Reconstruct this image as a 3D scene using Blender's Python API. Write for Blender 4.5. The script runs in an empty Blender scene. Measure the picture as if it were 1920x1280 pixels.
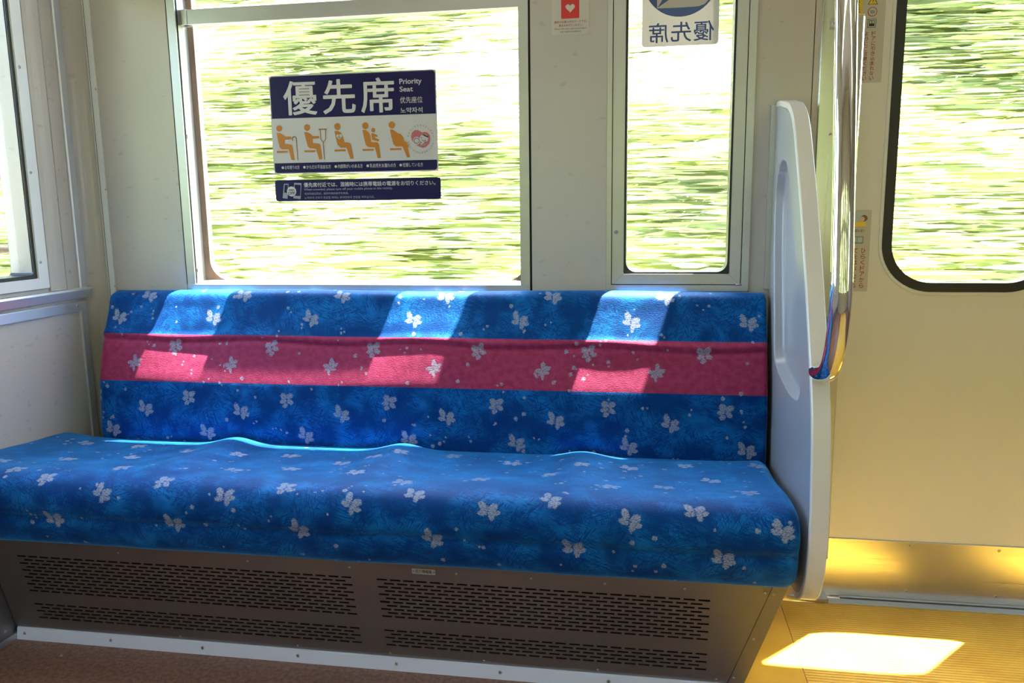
import bpy, bmesh, math, random
import numpy as np
from mathutils import Matrix, Vector

random.seed(7)
rng = np.random.default_rng(11)
scene = bpy.context.scene
COL = scene.collection
PI = math.pi

# ------------------------------------------------------------------ camera
# X runs along the carriage, Y points through the window wall (wall face at Y = 0), Z is up
CAM = (1.4863, -2.0245, 1.04)
F_PX = 1490.0
ROT = ((0.9867775172, 0.1616039684, -0.0124213097),
       (0.0141467148, -0.1622187124, -0.9866534142),
       (-0.1614620761, 0.9734316857, -0.1623599435))      # rows: right, down, forward
cd = bpy.data.cameras.new('camera')
cam = bpy.data.objects.new('camera', cd)
COL.objects.link(cam)
cd.sensor_width = 36.0
cd.lens = F_PX / 1920.0 * 36.0
cd.clip_start = 0.02
r_, d_, f_ = [Vector(v) for v in ROT]
cam.matrix_world = Matrix.Translation(CAM) @ Matrix((r_, -d_, -f_)).transposed().to_4x4()
scene.camera = cam

# ------------------------------------------------------------------ sky, sun, exposure
SUN_K = (0.205, 0.225)                    # metres the ray moves towards -X and -Y per metre it falls
world = bpy.data.worlds.new('sky')
scene.world = world
world.use_nodes = True
wn = world.node_tree
wn.nodes.clear()
w_out = wn.nodes.new('ShaderNodeOutputWorld')
w_bg = wn.nodes.new('ShaderNodeBackground')
w_sky = wn.nodes.new('ShaderNodeTexSky')
w_sky.sky_type = 'NISHITA'
w_sky.sun_disc = False
w_sky.sun_elevation = math.radians(73.5)
w_sky.sun_rotation = math.radians(44)
w_sky.air_density = 1.0
w_sky.dust_density = 2.5
w_bg.inputs['Strength'].default_value = 4.8
wn.links.new(w_sky.outputs[0], w_bg.inputs['Color'])
wn.links.new(w_bg.outputs[0], w_out.inputs['Surface'])

sd = bpy.data.lights.new('sun', 'SUN')
sd.energy = 200.0
sd.angle = math.radians(0.55)
sd.color = (1.0, 0.95, 0.86)
sun = bpy.data.objects.new('sun', sd)
COL.objects.link(sun)
sun.location = (4, 4, 12)
sun.rotation_euler = Vector((-SUN_K[0], -SUN_K[1], -1.0)).to_track_quat('-Z', 'Y').to_euler()

vs = scene.view_settings
vs.view_transform = 'Standard'
vs.look = 'None'
vs.gamma = 1.0
vs.exposure = -0.78
vs.use_curve_mapping = False

# ------------------------------------------------------------------ material helpers
MATS = {}


def nodes_of(m):
    return m.node_tree.nodes, m.node_tree.links


def mat(name, col, rough=0.5, metal=0.0, spec=0.5, noise=None, bump=None, coat=0.0, brushed=None):
    """plain procedural material; noise=(scale, amount) mottles the colour, bump=(scale, strength)"""
    m = bpy.data.materials.new(name)
    m.use_nodes = True
    n, l = nodes_of(m)
    b = n['Principled BSDF']
    b.inputs['Base Color'].default_value = (*col, 1)
    b.inputs['Roughness'].default_value = rough
    b.inputs['Metallic'].default_value = metal
    b.inputs['Specular IOR Level'].default_value = spec
    b.inputs['Coat Weight'].default_value = coat
    b.inputs['Coat Roughness'].default_value = 0.08
    tc = n.new('ShaderNodeTexCoord')
    if noise:
        t = n.new('ShaderNodeTexNoise')
        t.inputs['Scale'].default_value = noise[0]
        t.inputs['Detail'].default_value = 4
        l.new(tc.outputs['Object'], t.inputs['Vector'])
        mp = n.new('ShaderNodeMapRange')
        mp.inputs['From Min'].default_value = 0.3
        mp.inputs['From Max'].default_value = 0.7
        mp.inputs['To Min'].default_value = 1 - noise[1]
        mp.inputs['To Max'].default_value = 1 + noise[1]
        l.new(t.outputs['Fac'], mp.inputs['Value'])
        mx = n.new('ShaderNodeMix')
        mx.data_type = 'RGBA'
        mx.blend_type = 'MULTIPLY'
        mx.inputs['Factor'].default_value = 1
        mx.inputs['A'].default_value = (*col, 1)
        l.new(mp.outputs['Result'], mx.inputs['B'])
        l.new(mx.outputs['Result'], b.inputs['Base Color'])
    if bump:
        t = n.new('ShaderNodeTexNoise')
        t.inputs['Scale'].default_value = bump[0]
        t.inputs['Detail'].default_value = 3
        l.new(tc.outputs['Object'], t.inputs['Vector'])
        bp = n.new('ShaderNodeBump')
        bp.inputs['Strength'].default_value = bump[1]
        bp.inputs['Distance'].default_value = 0.002
        l.new(t.outputs['Fac'], bp.inputs['Height'])
        l.new(bp.outputs['Normal'], b.inputs['Normal'])
    if brushed:
        mpn = n.new('ShaderNodeMapping')
        mpn.inputs['Scale'].default_value = brushed
        l.new(tc.outputs['Object'], mpn.inputs['Vector'])
        t = n.new('ShaderNodeTexNoise')
        t.inputs['Scale'].default_value = 1.0
        t.inputs['Detail'].default_value = 5
        l.new(mpn.outputs[0], t.inputs['Vector'])
        mp = n.new('ShaderNodeMapRange')
        mp.inputs['To Min'].default_value = max(rough - 0.1, 0.02)
        mp.inputs['To Max'].default_value = rough + 0.12
        l.new(t.outputs['Fac'], mp.inputs['Value'])
        l.new(mp.outputs['Result'], b.inputs['Roughness'])
        bp = n.new('ShaderNodeBump')
        bp.inputs['Strength'].default_value = 0.06
        bp.inputs['Distance'].default_value = 0.001
        l.new(t.outputs['Fac'], bp.inputs['Height'])
        l.new(bp.outputs['Normal'], b.inputs['Normal'])
    MATS[name] = m
    return m


def math_node(n, l, op, a, b=None, c=None):
    q = n.new('ShaderNodeMath')
    q.operation = op
    for i, v in enumerate((a, b, c)):
        if v is None:
            continue
        if isinstance(v, (int, float)):
            q.inputs[i].default_value = v
        else:
            l.new(v, q.inputs[i])
    return q.outputs[0]


def mix_col(n, l, fac, a, b):
    q = n.new('ShaderNodeMix')
    q.data_type = 'RGBA'
    for k, v in (('Factor', fac), ('A', a), ('B', b)):
        s = q.inputs[k]
        if isinstance(v, tuple):
            s.default_value = (*v, 1)
        elif isinstance(v, (int, float)):
            s.default_value = v
        else:
            l.new(v, s)
    return q.outputs['Result']


def ramp01(n, l, v, lo, hi):
    q = n.new('ShaderNodeMapRange')
    q.interpolation_type = 'SMOOTHSTEP'
    q.inputs['From Min'].default_value = lo
    q.inputs['From Max'].default_value = hi
    l.new(v, q.inputs['Value'])
    return q.outputs['Result']


mat('alu', (0.52, 0.52, 0.53), 0.36, 0.85, brushed=(3, 60, 90))
mat('alu_skylit', (0.80, 0.80, 0.84), 0.35, 0.1, brushed=(3, 60, 90))  # lavender skylight on the skirting strip is put into this pale colour
mat('alu_white', (0.66, 0.66, 0.64), 0.4, 0.0, noise=(6, 0.04))
mat('alu_blueish', (0.74, 0.76, 0.82), 0.33, 0.75, brushed=(60, 3, 90))
mat('stainless', (0.50, 0.485, 0.47), 0.30, 1.0, brushed=(2.0, 50, 160))
mat('stainless_heater', (0.33, 0.31, 0.30), 0.46, 1.0, noise=(5, 0.06), brushed=(4.0, 80, 80))
mat('stainless_pillar', (0.66, 0.66, 0.58), 0.22, 1.0, brushed=(160, 60, 1.5))
mat('chrome', (0.86, 0.84, 0.82), 0.045, 1.0)
mat('screw_steel', (0.55, 0.53, 0.5), 0.3, 1.0)
mat('screw_dark', (0.02, 0.02, 0.02), 0.6)
mat('black_rubber', (0.012, 0.012, 0.012), 0.42)
mat('joint_black', (0.01, 0.01, 0.01), 0.8)
mat('brown_seal', (0.10, 0.055, 0.035), 0.6, noise=(20, 0.15))
mat('rim_white', (0.72, 0.72, 0.70), 0.5)
mat('frp', (0.29, 0.305, 0.33), 0.33, 0.0, noise=(8, 0.03), coat=0.15)  # bluish cast of the bench's reflection is mixed into this grey
mat('frp_rim', (0.72, 0.68, 0.63), 0.35, 0.0, noise=(8, 0.03), coat=0.1)  # lighter copy of the panel: light caught by the front edge is coloured in
mat('dark_inside', (0.012, 0.011, 0.01), 0.9)
mat('door_cream', (0.68, 0.66, 0.60), 0.34, 0.0, noise=(4, 0.02), bump=(120, 0.05))
mat('ceiling_white', (0.62, 0.62, 0.61), 0.6)
mat('post_grey', (0.07, 0.072, 0.075), 0.45, noise=(5, 0.05))
mat('grip_brown', (0.30, 0.22, 0.16), 0.5)
mat('paper', (0.47, 0.44, 0.39), 0.45)
mat('paper_warm', (0.50, 0.46, 0.39), 0.45)
mat('navy', (0.006, 0.004, 0.045), 0.35, spec=0.25)
mat('print_white', (0.50, 0.47, 0.43), 0.4)
mat('orange', (0.38, 0.135, 0.004), 0.4)
mat('orange_line', (0.26, 0.11, 0.03), 0.4)
mat('heart_pink', (0.40, 0.10, 0.11), 0.4)
mat('print_black', (0.012, 0.015, 0.015), 0.4)
mat('red_label', (0.45, 0.016, 0.016), 0.35)
mat('red_text', (0.30, 0.022, 0.01), 0.4)
mat('maroon_text', (0.22, 0.03, 0.025), 0.4)
mat('dark_text', (0.06, 0.055, 0.05), 0.4)
mat('decal_blue', (0.045, 0.085, 0.24), 0.4)
mat('yellow_print', (0.75, 0.52, 0.03), 0.4)
mat('tape_yellow', (0.75, 0.48, 0.02), 0.4)
mat('grey_print', (0.25, 0.26, 0.28), 0.4)
mat('skin_print', (0.62, 0.42, 0.30), 0.5)
mat('hair_print', (0.16, 0.07, 0.03), 0.5)
mat('sky_print', (0.42, 0.52, 0.55), 0.5)
mat('lamp_white', (0.9, 0.9, 0.9), 0.5)


def wall_material():
    m = mat('wall_panel', (0.455, 0.42, 0.37), 0.24, 0.0, coat=0.25)
    n, l = nodes_of(m)
    b = n['Principled BSDF']
    tc = n.new('ShaderNodeTexCoord')
    # faint grey flecks printed in the laminate
    mp = n.new('ShaderNodeMapping')
    mp.inputs['Scale'].default_value = (30, 30, 60)
    mp.inputs['Rotation'].default_value = (0.0, 0.5, 0.0)
    l.new(tc.outputs['Object'], mp.inputs['Vector'])
    t = n.new('ShaderNodeTexNoise')
    t.inputs['Scale'].default_value = 1.0
    t.inputs['Detail'].default_value = 1.5
    l.new(mp.outputs[0], t.inputs['Vector'])
    f = ramp01(n, l, t.outputs['Fac'], 0.66, 0.74)
    c = mix_col(n, l, math_node(n, l, 'MULTIPLY', f, 0.35), (0.455, 0.42, 0.37), (0.30, 0.285, 0.26))
    l.new(c, b.inputs['Base Color'])
    return m


wall_material()


def glass_material():
    m = bpy.data.materials.new('window_glass')
    m.use_nodes = True
    n, l = nodes_of(m)
    n.clear()
    out = n.new('ShaderNodeOutputMaterial')
    tr = n.new('ShaderNodeBsdfTransparent')
    tr.inputs['Color'].default_value = (0.95, 0.97, 0.94, 1)
    gl = n.new('ShaderNodeBsdfGlossy')
    gl.inputs['Roughness'].default_value = 0.01
    lw = n.new('ShaderNodeLayerWeight')
    lw.inputs['Blend'].default_value = 0.5
    mx = n.new('ShaderNodeMixShader')
    fac = math_node(n, l, 'MULTIPLY_ADD', math_node(n, l, 'POWER', lw.outputs['Facing'], 5.0), 0.55, 0.022)
    l.new(fac, mx.inputs[0])
    l.new(tr.outputs[0], mx.inputs[1])
    l.new(gl.outputs[0], mx.inputs[2])
    l.new(mx.outputs[0], out.inputs['Surface'])
    MATS['glass'] = m


glass_material()


def decal_film_material():
    """printed film on glass: part of the daylight shines through it"""
    m = bpy.data.materials.new('decal_film')
    m.use_nodes = True
    n, l = nodes_of(m)
    n.clear()
    out = n.new('ShaderNodeOutputMaterial')
    df = n.new('ShaderNodeBsdfDiffuse')
    df.inputs['Color'].default_value = (0.60, 0.58, 0.55, 1)
    tl = n.new('ShaderNodeBsdfTranslucent')
    tl.inputs['Color'].default_value = (0.42, 0.40, 0.37, 1)
    mx = n.new('ShaderNodeMixShader')
    mx.inputs[0].default_value = 0.45
    l.new(df.outputs[0], mx.inputs[1])
    l.new(tl.outputs[0], mx.inputs[2])
    l.new(mx.outputs[0], out.inputs['Surface'])
    MATS['decal_film'] = m


decal_film_material()


def floor_brown_material():
    m = mat('floor_brown', (0.15, 0.085, 0.06), 0.45)
    n, l = nodes_of(m)
    b = n['Principled BSDF']
    tc = n.new('ShaderNodeTexCoord')
    v = n.new('ShaderNodeTexVoronoi')
    v.inputs['Scale'].default_value = 260
    l.new(tc.outputs['Object'], v.inputs['Vector'])
    f = ramp01(n, l, v.outputs['Distance'], 0.12, 0.28)
    t = n.new('ShaderNodeTexNoise')
    t.inputs['Scale'].default_value = 90
    l.new(tc.outputs['Object'], t.inputs['Vector'])
    base = mix_col(n, l, ramp01(n, l, t.outputs['Fac'], 0.35, 0.65), (0.19, 0.085, 0.050), (0.30, 0.145, 0.088))
    c = mix_col(n, l, f, (0.40, 0.27, 0.20), base)
    l.new(c, b.inputs['Base Color'])
    return m


floor_brown_material()


def floor_yellow_material(name, ribs):
    m = mat(name, (0.74, 0.42, 0.035), 0.38)
    n, l = nodes_of(m)
    b = n['Principled BSDF']
    tc = n.new('ShaderNodeTexCoord')
    t = n.new('ShaderNodeTexNoise')
    t.inputs['Scale'].default_value = 9
    t.inputs['Detail'].default_value = 5
    l.new(tc.outputs['Object'], t.inputs['Vector'])
    c = mix_col(n, l, ramp01(n, l, t.outputs['Fac'], 0.3, 0.7), (0.70, 0.40, 0.035), (0.82, 0.50, 0.055))
    l.new(c, b.inputs['Base Color'])
    if ribs:
        w = n.new('ShaderNodeTexWave')
        w.wave_type = 'BANDS'
        w.bands_direction = 'Y'
        w.inputs['Scale'].default_value = 30
        l.new(tc.outputs['Object'], w.inputs['Vector'])
        bp = n.new('ShaderNodeBump')
        bp.inputs['Strength'].default_value = 0.45
        bp.inputs['Distance'].default_value = 0.002
        l.new(w.outputs['Fac'], bp.inputs['Height'])
        l.new(bp.outputs['Normal'], b.inputs['Normal'])
    return m


floor_yellow_material('floor_yellow', False)
floor_yellow_material('floor_yellow_ribbed', True)


def fabric_material(name, pink_lo=None, pink_hi=None, sheen=0.85):
    """moquette: UV is in metres (u along the bench, v along the cloth), 'motif' is the woven print"""
    m = mat(name, (0.02, 0.17, 0.5), 0.6, spec=0.40)
    n, l = nodes_of(m)
    b = n['Principled BSDF']
    b.inputs['Sheen Weight'].default_value = sheen
    b.inputs['Sheen Tint'].default_value = (0.08, 0.46, 1.0, 1)
    b.inputs['Specular Tint'].default_value = (0.10, 0.55, 1.0, 1)
    b.inputs['Sheen Roughness'].default_value = 0.33
    uv = n.new('ShaderNodeUVMap')
    uv.uv_map = 'cloth'

    def noise(sc, rot=0.0, scale=1.0, detail=3.0, rough=0.5, dist=0.0, off=0.0):
        mp = n.new('ShaderNodeMapping')
        mp.inputs['Scale'].default_value = (*sc, 1)
        mp.inputs['Location'].default_value = (off, off * 1.7, off)
        rt = n.new('ShaderNodeVectorRotate')
        rt.rotation_type = 'Z_AXIS'
        rt.inputs['Angle'].default_value = rot
        l.new(uv.outputs[0], rt.inputs['Vector'])
        l.new(rt.outputs[0], mp.inputs['Vector'])
        t = n.new('ShaderNodeTexNoise')
        t.inputs['Scale'].default_value = scale
        t.inputs['Detail'].default_value = detail
        t.inputs['Roughness'].default_value = rough
        t.inputs['Distortion'].default_value = dist
        l.new(mp.outputs[0], t.inputs['Vector'])
        return t.outputs['Fac']

    cloud = noise((14, 14), detail=2.5)
    base = mix_col(n, l, ramp01(n, l, cloud, 0.34, 0.66), (0.0015, 0.029, 0.15), (0.006, 0.125, 0.40))
    # scratchy dark strokes in a few directions, each direction in its own patches
    strokes = None
    for k, ang in enumerate((0.35, 1.05, 1.9, 2.65, -0.3)):
        s = noise((24, 240), rot=ang, detail=1.0, dist=0.25, off=3.1 * k + 1)
        ridge = math_node(n, l, 'ABSOLUTE', math_node(n, l, 'SUBTRACT', s, 0.5))
        line = math_node(n, l, 'SUBTRACT', 1.0, ramp01(n, l, ridge, 0.02, 0.07))
        patch = ramp01(n, l, noise((17, 17), detail=1.0, off=7.7 * k + 2), 0.45, 0.57)
        q = math_node(n, l, 'MULTIPLY', line, patch)
        strokes = q if strokes is None else math_node(n, l, 'MAXIMUM', strokes, q)
    base = mix_col(n, l, math_node(n, l, 'MULTIPLY', strokes, 0.85), base, (0.002, 0.022, 0.15))
    grain = noise((420, 900), detail=1.0)
    if pink_lo is not None:
        sep = n.new('ShaderNodeSeparateXYZ')
        l.new(uv.outputs[0], sep.inputs[0])
        v = sep.outputs['Y']
        inside = math_node(n, l, 'MULTIPLY', math_node(n, l, 'GREATER_THAN', v, pink_lo), math_node(n, l, 'LESS_THAN', v, pink_hi))
        pk = mix_col(n, l, ramp01(n, l, noise((60, 60), detail=3), 0.3, 0.7), (0.23, 0.021, 0.066), (0.30, 0.035, 0.095))
        base = mix_col(n, l, inside, base, pk)
        l.new(mix_col(n, l, inside, (0.12, 0.48, 1.0), (0.75, 0.18, 0.34)), b.inputs['Sheen Tint'])
        l.new(mix_col(n, l, inside, (0.10, 0.55, 1.0), (0.9, 0.35, 0.5)), b.inputs['Specular Tint'])
    at = n.new('ShaderNodeAttribute')
    at.attribute_name = 'motif'
    rag = math_node(n, l, 'MULTIPLY_ADD', noise((260, 520), detail=2.0), 1.3, -0.65)
    mk = ramp01(n, l, math_node(n, l, 'ADD', at.outputs['Fac'], rag), 0.42, 0.60)
    thread = ramp01(n, l, noise((230, 420), detail=2.0, off=5), 0.30, 0.62)
    mcol = mix_col(n, l, thread, (0.08, 0.13, 0.24), (0.34, 0.34, 0.40))
    base = mix_col(n, l, math_node(n, l, 'MULTIPLY', mk, 0.82), base, mcol)
    gm = n.new('ShaderNodeMapRange')
    gm.inputs['From Min'].default_value = 0.3
    gm.inputs['From Max'].default_value = 0.7
    gm.inputs['To Min'].default_value = 0.78
    gm.inputs['To Max'].default_value = 1.2
    l.new(grain, gm.inputs['Value'])
    mg = n.new('ShaderNodeMix')
    mg.data_type = 'RGBA'
    mg.blend_type = 'MULTIPLY'
    mg.inputs['Factor'].default_value = 1.0
    l.new(base, mg.inputs['A'])
    l.new(gm.outputs['Result'], mg.inputs['B'])
    l.new(mg.outputs['Result'], b.inputs['Base Color'])
    bp = n.new('ShaderNodeBump')
    bp.inputs['Strength'].default_value = 0.6
    bp.inputs['Distance'].default_value = 0.0012
    l.new(noise((160, 620), detail=2.0, off=9), bp.inputs['Height'])
    l.new(bp.outputs['Normal'], b.inputs['Normal'])
    return m


# ------------------------------------------------------------------ geometry helpers
ORIGIN = {}


def link(o, parent=None):
    COL.objects.link(o)
    if parent is not None:
        o.parent = parent
        o.matrix_parent_inverse = Matrix.Translation(-Vector(ORIGIN.get(parent.name, (0, 0, 0))))
    return o


def tag(o, label, cat, group=None, kind=None):
    o['label'] = label
    o['category'] = cat
    if group:
        o['group'] = group
    if kind:
        o['kind'] = kind
    return o


def thing(name, loc, label, cat, group=None, kind=None):
    o = bpy.data.objects.new(name, None)
    o.empty_display_size = 0.05
    o.location = loc
    link(o)
    ORIGIN[o.name] = tuple(loc)
    return tag(o, label, cat, group, kind)


def mesh_obj(name, verts, faces, material, parent=None, smooth=False):
    me = bpy.data.meshes.new(name)
    me.from_pydata([tuple(v) for v in verts], [], [tuple(f) for f in faces])
    bm = bmesh.new()
    bm.from_mesh(me)
    bmesh.ops.recalc_face_normals(bm, faces=bm.faces)
    bm.to_mesh(me)
    bm.free()
    ms = material if isinstance(material, (list, tuple)) else [material]
    for q in ms:
        me.materials.append(MATS[q])
    if smooth:
        me.polygons.foreach_set('use_smooth', [True] * len(me.polygons))
    return link(bpy.data.objects.new(name, me), parent)


def box(name, x0, x1, y0, y1, z0, z1, material, parent=None, bevel=0.0):
    bm = bmesh.new()
    bmesh.ops.create_cube(bm, size=1.0)
    for v in bm.verts:
        v.co.x = x0 + (v.co.x + 0.5) * (x1 - x0)
        v.co.y = y0 + (v.co.y + 0.5) * (y1 - y0)
        v.co.z = z0 + (v.co.z + 0.5) * (z1 - z0)
    if bevel:
        bmesh.ops.bevel(bm, geom=bm.edges[:], offset=bevel, segments=2, profile=0.5, affect='EDGES')
    me = bpy.data.meshes.new(name)
    bm.to_mesh(me)
    bm.free()
    me.materials.append(MATS[material])
    return link(bpy.data.objects.new(name, me), parent)


def prism(name, poly, axis, a, b, material, parent=None, smooth=False):
    """extrude a 2D polygon along an axis: axis 'z' -> poly is (x,y); 'y' -> (x,z); 'x' -> (y,z)"""
    def put(p, t):
        if axis == 'z':
            return (p[0], p[1], t)
        if axis == 'y':
            return (p[0], t, p[1])
        return (t, p[0], p[1])
    n = len(poly)
    vs_ = [put(p, a) for p in poly] + [put(p, b) for p in poly]
    fs = [tuple(range(n)), tuple(range(2 * n - 1, n - 1, -1))]
    fs += [(i, (i + 1) % n, n + (i + 1) % n, n + i) for i in range(n)]
    return mesh_obj(name, vs_, fs, material, parent, smooth)


def rrect(x0, x1, z0, z1, r, seg=8):
    """rounded rectangle loop, counter-clockwise"""
    pts = []
    for cx, cz, a0 in ((x1 - r, z0 + r, -PI / 2), (x1 - r, z1 - r, 0), (x0 + r, z1 - r, PI / 2), (x0 + r, z0 + r, PI)):
        for k in range(seg + 1):
            a = a0 + PI / 2 * k / seg
            pts.append((cx + r * math.cos(a), cz + r * math.sin(a)))
    return pts


def ring(name, outer, inner, y0, y1, material, parent=None, inner2=None, smooth=False):
    """frame between two loops of equal length, from y0 (front) to y1; inner2 = inner loop at y1"""
    n = len(outer)
    inner2 = inner2 or inner
    vs_ = [(p[0], y0, p[1]) for p in outer] + [(p[0], y0, p[1]) for p in inner] + \
          [(p[0], y1, p[1]) for p in outer] + [(p[0], y1, p[1]) for p in inner2]
    fs = []
    for i in range(n):
        j = (i + 1) % n
        fs += [(i, j, n + j, n + i), (2 * n + i, 3 * n + i, 3 * n + j, 2 * n + j),
               (n + i, n + j, 3 * n + j, 3 * n + i), (i, 2 * n + i, 2 * n + j, j)]
    return mesh_obj(name, vs_, fs, material, parent, smooth)


def tube(name, path, rad, material, parent=None, seg=20, caps=True):
    """round tube along a polyline; rad may be a list"""
    P = [Vector(p) for p in path]
    n = len(P)
    rads = rad if isinstance(rad, (list, tuple)) else [rad] * n
    vs_, fs = [], []
    up = None
    for i in range(n):
        t = (P[min(i + 1, n - 1)] - P[max(i - 1, 0)]).normalized()
        if up is None:
            up = t.orthogonal().normalized()
        up = (up - t * up.dot(t)).normalized()
        s = t.cross(up)
        for k in range(seg):
            a = 2 * PI * k / seg
            vs_.append(P[i] + (up * math.cos(a) + s * math.sin(a)) * rads[i])
    for i in range(n - 1):
        for k in range(seg):
            q = (k + 1) % seg
            fs.append((i * seg + k, i * seg + q, (i + 1) * seg + q, (i + 1) * seg + k))
    if caps:
        fs.append(tuple(range(seg)))
        fs.append(tuple((n - 1) * seg + k for k in range(seg)))
    o = mesh_obj(name, vs_, fs, material, parent, True)
    for p in o.data.polygons:
        if len(p.vertices) > 4:
            p.use_smooth = False
    return o


def catmull(pts, per=8):
    P = [np.array(p, float) for p in pts]
    P = [2 * P[0] - P[1]] + P + [2 * P[-1] - P[-2]]
    out = []
    for i in range(1, len(P) - 2):
        for k in range(per):
            t = k / per
            out.append(0.5 * ((2 * P[i]) + (-P[i - 1] + P[i + 1]) * t + (2 * P[i - 1] - 5 * P[i] + 4 * P[i + 1] - P[i + 2]) * t * t
                              + (-P[i - 1] + 3 * P[i] - 3 * P[i + 1] + P[i + 2]) * t ** 3))
    out.append(P[-2])
    return np.array(out)


# one screw: domed head with a dark recess, +Z is the way it faces
def screw_mesh():
    bm = bmesh.new()
    n = 12
    rings = [(1.0, 0.0), (1.0, 0.18), (0.78, 0.38), (0.34, 0.42), (0.30, 0.22)]
    vv = [[bm.verts.new((r * math.cos(2 * PI * k / n), r * math.sin(2 * PI * k / n), z)) for k in range(n)] for r, z in rings]
    for a, b in zip(vv, vv[1:]):
        for k in range(n):
            bm.faces.new((a[k], a[(k + 1) % n], b[(k + 1) % n], b[k]))
    f = bm.faces.new(vv[-1])
    f.material_index = 1
    bm.normal_update()
    me = bpy.data.meshes.new('screw')
    bm.to_mesh(me)
    bm.free()
    me.materials.append(MATS['screw_steel'])
    me.materials.append(MATS['screw_dark'])
    return me


SCREW = screw_mesh()


def screw(loc, facing, parent, r=0.0045):
    o = bpy.data.objects.new('screw', SCREW)
    link(o, parent)
    o.location = loc
    o.rotation_euler = Vector(facing).to_track_quat('Z', 'Y').to_euler()
    o.scale = (r, r, r)
    return o


# ------------------------------------------------------------------ print helpers (flat print on a plane facing -Y)
def print_poly(name, polys, y, material, parent):
    """flat filled outlines in (x, z); several polygons become one printed mark"""
    vs_, fs = [], []
    bm = bmesh.new()
    for poly in polys:
        es = []
        vv = [bm.verts.new((p[0], y, p[1])) for p in poly]
        for i in range(len(vv)):
            es.append(bm.edges.new((vv[i], vv[(i + 1) % len(vv)])))
        bmesh.ops.triangle_fill(bm, edges=es, use_beauty=True)
    for f in bm.faces:
        f.normal_update()
        if f.normal.y > 0:
            f.normal_flip()
    me = bpy.data.meshes.new(name)
    bm.to_mesh(me)
    bm.free()
    me.materials.append(MATS[material])
    return link(bpy.data.objects.new(name, me), parent)


def circle(cx, cz, r, n=24):
    return [(cx + r * math.cos(2 * PI * k / n), cz + r * math.sin(2 * PI * k / n)) for k in range(n)]


def stroke(pts, w):
    """polyline thickened into quads"""
    out = []
    for (x0, z0), (x1, z1) in zip(pts, pts[1:]):
        d = math.hypot(x1 - x0, z1 - z0)
        nx, nz = -(z1 - z0) / d * w / 2, (x1 - x0) / d * w / 2
        ex, ez = (x1 - x0) / d * w * 0.3, (z1 - z0) / d * w * 0.3
        out.append([(x0 + nx - ex, z0 + nz - ez), (x0 - nx - ex, z0 - nz - ez), (x1 - nx + ex, z1 - nz + ez), (x1 + nx + ex, z1 + nz + ez)])
    return out


def heart(cx, cz, w, n=28):
    pts = []
    for k in range(n):
        t = 2 * PI * k / n
        x = 16 * math.sin(t) ** 3
        z = 13 * math.cos(t) - 5 * math.cos(2 * t) - 2 * math.cos(3 * t) - math.cos(4 * t)
        pts.append((cx + x / 32 * w, cz + (z + 2.5) / 32 * w))
    return pts


TXT = {}


def glyphs(body):
    key = body
    if key not in TXT:
        c = bpy.data.curves.new('lettering', 'FONT')
        c.body = body
        c.size = 1.0
        c.resolution_u = 3
        o = bpy.data.objects.new('lettering', c)
        COL.objects.link(o)
        dg = bpy.context.evaluated_depsgraph_get()
        me = bpy.data.meshes.new_from_object(o.evaluated_get(dg))
        co = np.zeros(len(me.vertices) * 3)
        me.vertices.foreach_get('co', co)
        co = co.reshape(-1, 3)[:, :2]
        TXT[key] = (co, [tuple(p.vertices) for p in me.polygons])
        bpy.data.objects.remove(o)
        bpy.data.curves.remove(c)
        bpy.data.meshes.remove(me)
    return TXT[key]


def text(name, items, y, material, parent):
    """items: (body, x0, x1, z0, z1[, rot, mirror, bold]) each fitted into its rectangle; one mesh of lettering"""
    V, Fc = [], []
    for it in items:
        body, x0, x1, z0, z1 = it[:5]
        rot = it[5] if len(it) > 5 else 0.0
        mir = it[6] if len(it) > 6 else False
        bold = it[7] if len(it) > 7 else 0.0
        co, fs = glyphs(body)
        if not len(co):
            continue
        co = co.copy()
        if mir:
            co[:, 0] *= -1
        if rot:
            c_, s_ = math.cos(rot), math.sin(rot)
            co = co @ np.array([[c_, s_], [-s_, c_]])
        lo, hi = co.min(0) - bold, co.max(0) + bold
        sp = np.maximum(hi - lo, 1e-6)
        shifts = [(0, 0)]
        if bold:                                              # heavier strokes: the glyph again, nudged round a small circle
            shifts += [(bold * math.cos(PI / 4 * k), bold * math.sin(PI / 4 * k)) for k in range(8)]
        for e, sh in enumerate(shifts):
            q = (co + np.array(sh) - lo) / sp
            k = len(V)
            V += [(x0 + a * (x1 - x0), y - e * 4e-6, z0 + b * (z1 - z0)) for a, b in q]
            Fc += [tuple(k + i for i in f) for f in fs]
    me = bpy.data.meshes.new(name)
    me.from_pydata(V, [], Fc)
    me.update()
    bm = bmesh.new()
    bm.from_mesh(me)
    for f in bm.faces:
        f.normal_update()
        if f.normal.y > 0:
            f.normal_flip()
    bm.to_mesh(me)
    bm.free()
    me.materials.append(MATS[material])
    return link(bpy.data.objects.new(name, me), parent)


def at(px, py, Y):
    """where the sight line through a photo pixel meets the plane Y = const -> (x, z)"""
    a, b = (px - 960.0) / F_PX, (py - 640.0) / F_PX
    d = [a * ROT[0][i] + b * ROT[1][i] + ROT[2][i] for i in range(3)]
    t = (Y - CAM[1]) / d[1]
    return CAM[0] + t * d[0], CAM[2] + t * d[2]


# ================================================================== THE SETTING
CEIL = 2.25
X_END = 5.2
Y_OPP = -2.72
HOLE_TOP = 1.86
DOOR_Y = 0.10

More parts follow.
